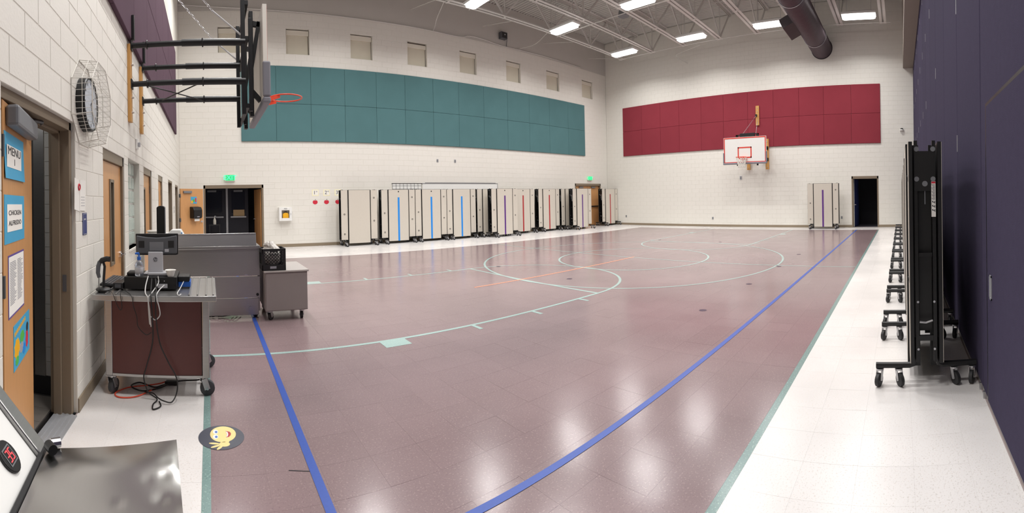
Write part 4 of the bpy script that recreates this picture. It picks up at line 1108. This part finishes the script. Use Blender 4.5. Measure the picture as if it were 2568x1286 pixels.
# cashier cart
t = thing('cashier_cart', 'stainless cashier cart with a maroon front panel on grey casters', 'cart', (0, 0, 0))
x0, x1, y0, y1 = -.83, -.015, 3.40, 4.10
MB().box(x0+.055, y0+.01, .175, x1-.06, y0+.03, .755).build('front_panel', M['maroon'], t)
for xx in (x0, x1-.055):
    for yy in (y0, y1-.05): MB().box(xx, yy, .155, xx+.055, yy+.05, .755).build('corner_post', M['steel'], t, bevel=.006)
MB().box(x1-.02, y0+.05, .18, x1-.008, y1-.05, .755).build('side_panel', M['steel'], t); MB().box(x0+.008, y0+.05, .18, x0+.02, y1-.05, .755).build('side_panel', M['steel'], t)
MB().box(x0+.06, y1-.03, .18, x1-.06, y1-.015, .755).build('back_panel', M['steel'], t)
MB().box(x0+.055, y0+.005, .155, x1-.055, y1-.005, .174).build('bottom_shelf', M['steel'], t)
tx0, tx1, ty0, ty1 = -.925, .045, 3.33, 4.16
MB().box(tx0, ty0, .756, tx1, ty1, .80).build('counter_top', M['steel'], t, bevel=.006)
for x in (-.89, -.81, -.73, -.165, -.10, -.035, .02):
    MB().box(x-.006, ty0+.02, .8005, x+.006, ty1-.02, .812).build('tray_rail', M['steel'], t, bevel=.003)
castor(t, -.79, 3.44, .058, 'rubber', 1.2, .154); castor(t, -.06, 3.47, .058, 'rubber', 0.05, .154); castor(t, -.05, 4.05, .058, 'rubber', .3, .154); castor(t, -.79, 4.05, .058, 'rubber', .8, .154)
# cash drawer and everything on the cart
t = thing('cash_drawer', 'wide black cash drawer box under the back of the monitor', 'cash drawer', (-.485, 3.71, .813))
MB().box(-.215, -.175, 0, .215, .175, .098).build('box', M['black'], t, bevel=.004)
MB().box(.06, -.1765, .012, .14, -.175, .045).build('rating_label', M['silver'], t)
for x in (.062, .115): MB().disc((x, -.177, .068), (0, 1, 0), .004, .004, 8).build('screw_head', M['silver'], t)
t = thing('monitor', 'grey point of sale monitor seen from behind, on a silver stand', 'monitor', (-.455, 3.72, .912))
MB().prism([(-.10, -.075), (.10, -.075), (.10, .10), (-.10, .10)], lambda a_, b_, d_: (a_, b_, d_), 0, .012).build('stand_foot', M['silver'], t, bevel=.004)
mb = MB(); mb.prism([(-.075, .012), (-.02, .012), (-.045, .19), (-.058, .19)], lambda a_, b_, d_: (d_, a_, b_), -.062, .062); st_ = mb.build('stand_column', M['silver'], t, bevel=.006)
nv = Vector((0, -1, .10)).normalized()
MB().disc((0, -.0665, .128), nv, .018, .0012, 24).build('round_logo', M['dgrey'], st_)
text('logo_lettering', 'hp', .030, M['silver'], st_, (0, -.0676, .1275), LR, (0, .1, 1), .0004, .25)
# screen body: bowed top, tapering to the bottom
p = [(-.185, .335), (.185, .335), (.182, .155), (.16, .150), (-.16, .150), (-.182, .155)]
MB().prism(p, lambda a_, b_, d_: (a_, d_+.06, b_), -.012, .012).build('screen_bezel', M['blackp'], t, bevel=.006)
q = [(-.175, .32), (-.09, .306), (0, .301), (.09, .306), (.175, .32), (.172, .165), (-.172, .165)]
bk = MB().prism(q, lambda a_, b_, d_: (a_, d_+.06, b_), -.035, -.012).build('back_shell', M['dgrey'], t, bevel=.008)
for x in (-.155, .10): MB().box(x, .0238, .215, x+.05, .0248, .275).build('vent_panel', M['blackp'], bk)
MB().box(-.06, .0225, .19, .06, .025, .265).build('mount_plate', M['grey'], bk, bevel=.004)
MB().box(.07, .0238, .18, .105, .0248, .205).build('port_label', M['silver'], bk)
MB().box(-.06, -.12, .0, .12, -.078, .024).build('printer_edge', M['silver'], t, bevel=.006)
t = thing('sanitizer_bottle', 'clear hand sanitizer bottle with a blue pump on the cash drawer', 'bottle', (-.585, 3.60, .912))
MB().lathe([(.034, 0), (.036, .005), (.036, .085), (.028, .11), (.014, .122), (.014, .13)], (0, 0, 0), 18).build('body', M['gel'], t, smooth=True)
MB().lathe([(.035, .02), (.0365, .022), (.0365, .07), (.035, .072)], (0, 0, 0), 18).build('label_band', M['silver'], t, smooth=True)
mb = MB(); mb.tube([(0, 0, .13), (0, 0, .155)], .016, 12); mb.tube([(0, 0, .155), (0, 0, .185)], .006, 8); mb.tube([(0, 0, .185), (-.03, -.012, .183)], .008, 8); mb.build('pump', M['blue'], t, smooth=True)
t = thing('paper_cup', 'small white pleated paper cup on the cash drawer', 'cup', (-.322, 3.575, .912))
mb = MB(); n = 20; pr = [(.024, 0), (.041, .050), (.045, .053)]
mb.lathe(pr+[(.037, .049), (.022, .004)], (0, 0, 0), n); mb.build('cup_wall', M['paper'], t, smooth=True)
t = thing('card_reader', 'small black handheld reader lying on the left of the cash drawer', 'reader', (-.655, 3.67, .912))
MB().box(-.035, -.07, 0, .035, .07, .026).build('body', M['blackp'], t, bevel=.008); MB().box(-.025, 0, .026, .025, .055, .028).build('keypad', M['dgrey'], t)
t = thing('power_brick', 'black power box lying left of the cash drawer', 'power box', (-.745, 3.60, .813))
MB().box(-.045, -.08, 0, .038, .08, .05).build('case', M['blackp'], t, bevel=.006); MB().box(-.03, -.081, .01, .02, -.08, .04).build('socket', M['dgrey'], t)
t = thing('pin_pad', 'blue and black card terminal right of the cash drawer', 'card terminal', (-.215, 3.72, .813))
MB().box(-.05, -.08, 0, .05, .08, .045).build('base', M['blue'], t, bevel=.004); MB().box(-.055, -.085, .045, .045, .07, .088).build('keypad_block', M['blackp'], t, bevel=.008)
# keyboard lying on the tray
t = thing('keyboard', 'black computer keyboard on the wall side of the cart tray', 'keyboard', (-.845, 3.84, .8135), math.radians(88))
MB().prism([(-.075, 0), (.075, 0), (.075, .022), (-.075, .012)], lambda a_, b_, d_: (d_, a_, b_), -.22, .20).build('deck', M['blackp'], t, bevel=.003)
mb = MB()
for i in range(15):
    for k in range(5):
        z = .015+.0022*k; mb.add([(-.21+.027*i+e*.022+.001, -.062+.026*k+g*.021, z+h*.006) for h in (0, 1) for e, g in ((0, 0), (1, 0), (1, 1), (0, 1))], [(4,5,6,7),(0,1,5,4),(1,2,6,5),(2,3,7,6),(3,0,4,7)])
mb.build('key', M['dgrey'], t)['kind'] = 'stuff'
# barcode scanner on a stand
t = thing('barcode_scanner', 'black handheld barcode scanner hung on a round based stand', 'scanner', (-.855, 3.46, .8135))
MB().lathe([(.062, 0), (.062, .010), (.05, .018), (.02, .024)], (0, 0, 0), 24).build('stand_base', M['blackp'], t, smooth=True)
MB().tube([(0, 0, .02), (.004, 0, .10), (.012, 0, .19), (.0, 0, .225)], .011, 10).build('stand_neck', M['blackp'], t, smooth=True)
MB().tube([(.055, -.01, .250), (.03, -.004, .252), (-.01, 0, .24), (-.035, 0, .215)], [.022, .022, .021, .016], 12).build('scan_head', M['black'], t, smooth=True)
MB().tube([(-.028, 0, .228), (-.04, -.005, .19), (-.042, -.01, .14), (-.032, -.012, .10)], [.018, .019, .018, .014], 12).build('grip', M['dgrey'], t, smooth=True)
cable('cord', [(-.034, -.012, .10), (-.03, -.03, .05), (-.01, -.06, .012), (.06, -.075, .006)], .003, 'cable', None, None, parent=t)
# cables down the front of the cart
yf = 3.318
G = 'cables hanging over the front of the maroon cart'
cable('hanging_cable', [(-.50, 3.53, .92), (-.51, 3.46, .86), (-.50, 3.36, .82), (-.475, yf, .79), (-.47, yf, .70), (-.465, 3.33, .60), (-.462, 3.34, .585)], .0045, 'cablew', 'white cable bundled down the front of the maroon cart', 'cable', G)
cable('hanging_cable', [(-.42, 3.53, .92), (-.415, 3.50, .87), (-.45, 3.36, .82), (-.47, yf-.008, .79), (-.46, yf-.008, .68), (-.455, 3.33, .57)], .004, 'cablew', 'second white cable twisted beside the bundle on the maroon cart', 'cable', G)
cable('hanging_cable', [(-.37, 3.53, .85), (-.40, 3.40, .83), (-.41, yf, .80), (-.39, yf, .72), (-.385, yf, .66), (-.42, yf, .625), (-.455, 3.335, .645)], .004, 'cablew', 'white cable looping out to the right on the maroon cart front', 'cable', G)
cable('hanging_cable', [(-.47, 3.53, .90), (-.46, 3.40, .845), (-.448, yf-.026, .80), (-.438, yf-.03, .64), (-.445, 3.33, .45), (-.50, 3.35, .25), (-.52, 3.36, .17), (-.49, 3.37, .06), (-.42, 3.36, .012), (-.44, 3.28, .008), (-.43, 3.20, .007), (-.38, 3.25, .008), (-.40, 3.33, .008)], .005, 'cable', 'black cable running down the left of the maroon panel to the floor', 'cable', G)
cable('hanging_cable', [(-.44, 3.53, .90), (-.42, 3.40, .845), (-.412, yf-.026, .80), (-.41, yf-.03, .64), (-.39, 3.33, .45), (-.33, 3.35, .30), (-.27, 3.36, .18), (-.265, 3.35, .08), (-.30, 3.30, .020), (-.36, 3.30, .025), (-.41, 3.34, .030), (-.46, 3.42, .03), (-.53, 3.47, .012)], .005, 'cable', 'black cable bowing out to the right of the maroon panel', 'cable', G)
cable('hanging_cable', [(-.74, 3.55, .83), (-.66, 3.42, .815), (-.60, yf, .80), (-.585, yf, .72), (-.565, 3.34, .64), (-.56, 3.36, .56), (-.50, 3.36, .50), (-.455, 3.35, .52)], .0032, 'cable', 'thin black cable sagging across the left of the maroon panel', 'cable', G)
cable('hanging_cable', [(-.22, 3.64, .86), (-.24, 3.50, .83), (-.255, 3.38, .815), (-.24, 3.335, .808), (-.225, 3.36, .812)], .0035, 'cablew', 'short pale cable curling from the blue terminal', 'cable', G)
cable('hanging_cable', [(-.79, 3.40, .828), (-.745, yf-.006, .815), (-.725, yf-.004, .76), (-.71, 3.34, .71), (-.69, 3.33, .69), (-.675, yf-.004, .72), (-.685, yf-.006, .80), (-.70, 3.40, .83)], .003, 'cable', 'thin scanner cable drooping off the left front of the cart', 'cable', G)
cable('floor_cable', [(-.30, 3.66, .02), (-.40, 3.62, .012), (-.47, 3.58, .010), (-.60, 3.66, .010), (-.66, 3.58, .010), (-.56, 3.50, .010), (-.44, 3.55, .012), (-.30, 3.70, .012), (-.13, 3.70, .025), (-.10, 3.70, .03)], .006, 'cable', 'thick black power cord coiled on the floor beneath the cart', 'cable')
t = thing('plug', 'black plug end lying under the cart near the right caster', 'plug', (-.085, 3.70, .03))
MB().tube([(-.012, 0, 0), (.0, 0, 0), (.022, 0, 0)], [.012, .018, .018], 12).build('body', M['blackp'], t); 
for y in (-.008, .008): MB().box(.022, y-.002, -.004, .04, y+.002, .004).build('prong', M['chrome'], t)
t = thing('outlet_block', 'black outlet block on the floor under the cart', 'plug', (-.33, 3.66, .014))
MB().box(-.05, -.022, -.012, .05, .022, .022).build('body', M['blackp'], t, bevel=.006); MB().box(-.06, -.010, -.004, -.05, .010, .012).build('strain_relief', M['rubberd'], t)
cable('floor_cable', [(-.36, 3.72, .012), (-.44, 3.65, .011), (-.56, 3.60, .010), (-.68, 3.55, .009), (-.76, 3.44, .008), (-.73, 3.37, .008), (-.64, 3.37, .008), (-.56, 3.42, .009), (-.46, 3.55, .012)], .005, 'cableo', 'orange extension cord looping by the left caster of the cart', 'cable')

# stainless hot food cabinet
t = thing('serving_counter', 'long stainless serving counter with a raised back splash', 'counter', (0, 0, 0))
x0, x1, y0 = -.80, .645, 5.70
MB().box(x0, y0, .555, x1, y0+.03, .905).build('upper_panel', M['steel'], t, bevel=.004)
MB().box(x0, y0, .27, x1, y0+.03, .545).build('middle_panel', M['steel'], t, bevel=.004)
MB().box(x0+.02, y0+.004, .045, x1-.02, y0+.03, .262).build('kick_panel', M['steel'], t, bevel=.004)
MB().box(x1-.03, y0+.03, .09, x1, y0+.78, .90).build('side_panel', M['steel'], t, bevel=.004); MB().box(x0, y0+.03, .09, x0+.03, y0+.78, .90).build('side_panel', M['steel'], t, bevel=.004)
MB().box(x0-.01, y0-.025, .906, x1+.003, y0+.80, .945).build('counter_top', M['steel'], t, bevel=.006)
mb = MB(); mb.prism([(0, .946), (.05, .946), (.075, 1.105), (.05, 1.105), (.045, 1.08)], lambda a_, b_, d_: (d_, y0+a_, b_), x0, x1-.04); mb.build('back_splash', M['steel'], t, bevel=.003)
MB().box(x1-.20, y0-.006, .56, x1-.16, y0-.001, .575).build('latch', M['chrome'], t); MB().disc((x1-.035, y0-.006, .31), (0, 1, 0), .018, .012, 14).build('knob', M['blackp'], t)
MB().disc((x1-.13, y0-.003, .14), (0, 1, 0), .022, .006, 16).build('drain_cap', M['steel'], t)
for x, y in ((x1-.07, y0+.10), (x0+.1, y0+.10), (x1-.07, y0+.70), (x0+.1, y0+.70)): castor(t, x, y, .045, 'rubberd', .7, .105)
for k, (xa, xb, dz) in enumerate(((-.05, .35, .0), (.02, .40, .01), (.1, .30, .03))):
    cable('floor_cable', [(xa, 5.80, .012), (xa+.1, 5.76, .03+dz), ((xa+xb)/2, 5.80, .015+dz), (xb-.08, 5.77, .035+dz), (xb, 5.85, .012)], .006, 'cable', ('left', 'middle', 'right')[k]+' one of the black cords tangled under the serving counter', 'cable', 'cords under the serving counter')
t = thing('slim_tower', 'tall slim black tower device with a rounded top on the serving counter', 'device', (-.665, 6.0, .9465))
MB().box(-.08, -.06, 0, .08, .06, .02).build('foot', M['blackp'], t, bevel=.004)
MB().tube([(0, 0, .02), (0, .01, .18)], .014, 8).build('neck', M['blackp'], t)
p = [(-.055, .15), (.055, .15), (.055, .50)]+[(.055*math.cos(k*PI/8), .50+.03*math.sin(k*PI/8)) for k in range(1, 8)]+[(-.055, .50)]
MB().prism(p, lambda a_, b_, d_: (a_, d_, b_), -.02, .012).build('panel', M['black'], t); MB().prism([(a_*1.08+.006, b_*1.0+.003) for a_, b_ in p], lambda a_, b_, d_: (a_, d_, b_), .012, .024).build('back_shell', M['silver'], t)
t = thing('label_machine', 'white wedge shaped machine on the serving counter beside the black tower', 'machine', (-.50, 6.30, .9465))
MB().prism([(-.20, 0), (.17, 0), (.13, .12), (.09, .19), (-.04, .19), (-.09, .14), (-.20, .14)], lambda a_, b_, d_: (a_, d_, b_), -.13, .13).build('body', M['white'], t, bevel=.012)
MB().box(-.20, -.134, .02, .05, -.131, .12).build('front_plate', M['steel'], t); MB().disc((.11, -.132, .145), (0, 1, 0), .010, .003, 10).build('badge', M['stripe_blue'], t)
t = thing('bagged_trays', 'clear bagged white trays piled left of the white machine', 'bag', (-.82, 6.40, .9465))
rr = random.Random(9); mb = MB()
for k in range(5): mb.lathe([(.075, .035*k), (.10, .035*k+.012), (.10, .035*k+.026), (.08, .035*k+.034)], (rr.uniform(-.01, .01), rr.uniform(-.01, .01), .002), 14)
mb.build('bag_film', M['bag'], t, smooth=True)

# grey cabinet cart with the milk crate
t = thing('cabinet_cart', 'low grey cabinet cart on casters at the end of the serving counter', 'cart', (0, 0, 0))
x0, x1, y0, y1 = .69, 1.235, 5.50, 6.30
MB().box(x0, y0+.02, .125, x1, y1-.02, .612).build('cabinet_body', M['greyc'], t, bevel=.004)
MB().box(x0-.018, y0, .613, x1+.018, y1, .637).build('top_board', M['greyt'], t, bevel=.004)
MB().box(x0+.012, y0+.012, .135, x1-.006, y0+.02, .606).build('front_panel', M['greyc'], t)
for x, y in ((x0+.06, y0+.08), (x1-.07, y0+.08), (x0+.06, y1-.09), (x1-.07, y1-.09)): castor(t, x, y, .045, 'rubberd', .9 if x < 1 else 1.4, .124)
t = thing('milk_crate', 'black plastic milk crate with lattice sides on the grey cart', 'crate', (.806, 5.665, .6385))
hx, hh = .152, .275
mb = MB()
for s in (-1, 1):
    mb.box(s*hx, -hx, 0, s*(hx-.012), hx, .07); mb.box(s*hx, -hx, .215, s*(hx-.012), hx, hh); mb.box(-hx, s*hx, 0, hx, s*(hx-.012), .07); mb.box(-hx, s*hx, .245, hx, s*(hx-.012), hh)
    for q in (-1, 1): mb.box(s*hx, q*hx, .07, s*(hx-.035), q*(hx-.035), .245)
mb.box(-hx, -hx, 0, hx, hx, .008)
mb.build('crate_shell', M['blackp'], t, bevel=.002)
mb = MB()
for s in (-1, 1):
    for k in range(-6, 7):
        for sg in (-1, 1):
            xa, xb = k*.04, k*.04+sg*.17; za, zb = .07, .24
            def cl(xa, xb, za, zb):
                L_ = hx-.035; out = []
                for (xx, zz, xo, zo) in ((xa, za, xb, zb), (xb, zb, xa, za)):
                    if abs(xx) > L_:
                        f_ = (math.copysign(L_, xx)-xo)/(xx-xo) if xx != xo else 0
                        xx, zz = math.copysign(L_, xx), zo+(zz-zo)*f_
                    out.append((xx, zz))
                return out
            if abs(xa) > hx-.035 and abs(xb) > hx-.035 and xa*xb > 0: continue
            (xa, za), (xb, zb) = cl(xa, xb, za, zb)
            if abs(za-zb) < .01: continue
            mb.bar((xa, s*(hx-.008), za), (xb, s*(hx-.008), zb), .007, .007); mb.bar((s*(hx-.008), xa, za), (s*(hx-.008), xb, zb), .007, .007)
mb.build('lattice', M['blackp'], t)
mb = MB(); 
for q in ((-.045, .195, .045, .205), (-.045, .235, .045, .245), (-.05, .195, -.042, .245), (.042, .195, .05, .245)): mb.box(q[0], -hx-.003, q[1], q[2], -hx+.006, q[3])
mb.build('hand_hold', M['blackp'], t)
MB().box(-.05, -hx-.0015, .025, .03, -hx-.0005, .055).build('worn_print', M['inkl'], t)
t = thing('plastic_bag', 'crumpled clear plastic bag heaped in the black milk crate', 'bag', (.795, 5.675, .65))
import mathutils
mb = MB(); n, k_ = 22, 16; vs_ = []
for i in range(k_+1):
    ph = PI*i/k_
    for j in range(n):
        an = 2*PI*j/n; q = Vector((math.sin(ph)*math.cos(an), math.sin(ph)*math.sin(an), -math.cos(ph)))
        r_ = 1+.16*mathutils.noise.noise(q*3.1)+.09*mathutils.noise.noise(q*7.7)
        vs_.append((min(.11, max(-.11, q.x*.125*r_)) if q.z < .55 else q.x*.10*r_-.03*(q.z > .6), min(.11, max(-.11, q.y*.125*r_)), .185+q.z*.165*r_))
mb.add(vs_, [(i*n+j, i*n+(j+1) % n, (i+1)*n+(j+1) % n, (i+1)*n+j) for i in range(k_) for j in range(n)])
mb.build('bag_film', M['bag'], t)

# ------------------------------------------------------------------ milk cooler in the near left corner
t = thing('milk_cooler', 'stainless milk cooler with a dented flat lid and slanted white front, near left', 'cooler', (-.10, 1.22, 0), math.radians(7))
TX0, TX1, TY0, TY1, TZ = -.345, .0, -.80, .0, .85
mb = MB(); nx, ny = 36, 64; vs_ = []
dents = [(-.045, -.235, .016, .004), (-.035, -.16, .012, .003), (-.075, -.17, .010, .0022), (-.14, -.24, .010, .002), (-.03, -.10, .010, .0022), (-.10, -.32, .009, .0016), (-.06, -.335, .008, .0016), (-.27, -.12, .02, .001)]
for i in range(nx+1):
    for j in range(ny+1):
        x, y = TX0+(TX1-TX0)*i/nx, TY0+(TY1-TY0)*j/ny; u = (x-TX0)/(TX1-TX0)
        z = TZ+.013*math.sin((y+.13)*10.5+u*.9)*math.sin(PI*min(.995, max(.005, u)))**.5*min(1, -y*7+.05)
        for a_, b_, r_, d_ in dents: z -= .5*d_*math.exp(-((x-a_)**2+(y-b_)**2)/r_**2)
        vs_.append((x, y-(TX1-x)*.2*(j/ny)**4, z))
mb.add(vs_, [(i*(ny+1)+j, (i+1)*(ny+1)+j, (i+1)*(ny+1)+j+1, i*(ny+1)+j+1) for i in range(nx) for j in range(ny)])
mb.build('lid', M['steelt'], t, smooth=True)
MB().prism([(TX0, TY0), (TX1, TY0), (TX1, TY1-.002), (TX0, TY1-.071)], lambda a_, b_, d_: (a_, b_, d_), .79, .836).build('lid_rim', M['steel'], t, bevel=.004)
MB().prism([(TX0-.01, TY0), (TX1-.012, TY0), (TX1-.012, TY1-.02), (TX0-.01, TY1-.09)], lambda a_, b_, d_: (a_, b_, d_), .10, .785).build('tub', M['steel'], t, bevel=.01)
MB().box(TX0-.013, TY0, .80, TX0-.002, TY1-.07, .856).build('gasket', M['rubberd'], t)
def SL(a_, b_, d_):  # slanted console: b up the slope, d out of it
    c_ = math.radians(48); return (TX0-.016-b_*math.cos(c_)+d_*math.sin(c_), a_, .845+b_*math.sin(c_)+d_*math.cos(c_))
MB().prism([(TY0, 0), (-.11, 0), (-.11, .46), (TY0, .46)], SL, -.03, 0).build('slanted_front', M['white'], t, bevel=.004)
MB().prism([(-.108, -.005), (-.055, -.005), (-.055, .465), (-.108, .465)], SL, -.032, .012).build('end_strip', M['steel'], t, bevel=.004)
gy = -.215
MB().prism([(gy+.033*math.cos(k*PI/12), .068+.040*math.sin(k*PI/12)) for k in range(24)], SL, .0005, .008).build('gauge_housing', M['black'], t, bevel=.002)
MB().prism([(gy-.020, .048), (gy+.020, .048), (gy+.020, .090), (gy-.020, .090)], SL, .008, .009).build('gauge_frame', M['grey'], t)
MB().prism([(gy-.017, .051), (gy+.017, .051), (gy+.017, .087), (gy-.017, .087)], SL, .009, .0096).build('gauge_window', M['black'], t)
mb = MB()
for c0, segs in ((gy-.013, 'agdcb'), (gy+.002, 'afgcd')):   # lit digits 35
    S7 = dict(a=(0, .026, .011, .0285), g=(0, .0125, .011, .015), d=(0, 0, .011, .0025), b=(.0085, .014, .011, .0275), c=(.0085, .001, .011, .0135), f=(0, .014, .0025, .0275))
    for q in segs: b = S7[q]; mb.prism([(c0+b[0], .055+b[1]), (c0+b[2], .055+b[1]), (c0+b[2], .055+b[3]), (c0+b[0], .055+b[3])], SL, .0097, .0101)
mb.build('led_digit', M['led'], t)
MB().box(TX0-.32, TY0, .08, TX0-.03, -.12, .80).build('cooler_body', M['white'], t, bevel=.01)
MB().tube([(-.338, -.085, .868), (-.318, -.115, .872)], .013, 12).build('lid_hinge', M['black'], t); MB().tube([(-.335, -.07, .864), (-.312, -.058, .864)], .013, 10).build('hinge_cap', M['chrome'], t)
for x in (-.60, -.05):
    for y in (-.70, -.16): castor(t, x, y, .042, 'rubberd', .5, .10)

# ------------------------------------------------------------------ round floor sticker
t = thing('floor_sticker', 'round slate floor sticker with a yellow waving smiley face', 'sticker', (.055, 2.84, .0019))
flat_ = lambda name, poly, z, m: MB().prism(poly, lambda a_, b_, d_: (a_, b_, d_), z, z+.00025).build(name, M[m], t)
E_ = lambda cx, cy, rx, ry, n=24, a0=0: [(cx+rx*math.cos(2*PI*k/n)*math.cos(a0)-ry*math.sin(2*PI*k/n)*math.sin(a0), cy+rx*math.cos(2*PI*k/n)*math.sin(a0)+ry*math.sin(2*PI*k/n)*math.cos(a0)) for k in range(n)]
flat_('backing', E_(0, 0, .147, .147, 40), 0, 'decal')
flat_('face', E_(.012, .035, .084, .098, 28), .0003, 'skin')
flat_('hand', E_(.018, -.085, .034, .028, 20), .0003, 'skin')
for (cx, cy, a0, l) in ((-.045, -.075, -.15, .035), (-.035, -.105, .45, .036), (-.012, -.122, .95, .030), (.035, -.062, 1.0, .03)): flat_('finger', E_(cx, cy, l, .010, 14, a0), .0006, 'skin')
for cy in (.065, .005): flat_('eye_white', E_(-.036, cy+.0, .017, .027, 18), .0007, 'paper'); 
for cy in (.062, .002): flat_('iris', E_(-.032, cy, .009, .014, 14), .0010, 'eye')
flat_('mouth', [(.028, .072), (.034, .05), (.036, .03), (.034, .01), (.03, -.008), (.05, -.002), (.062, .02), (.064, .042), (.055, .062)], .0007, 'mouth'); flat_('teeth', [(.029, .068), (.035, .05), (.037, .03), (.035, .01), (.031, -.004), (.042, .005), (.046, .03), (.043, .055)], .0010, 'paper')
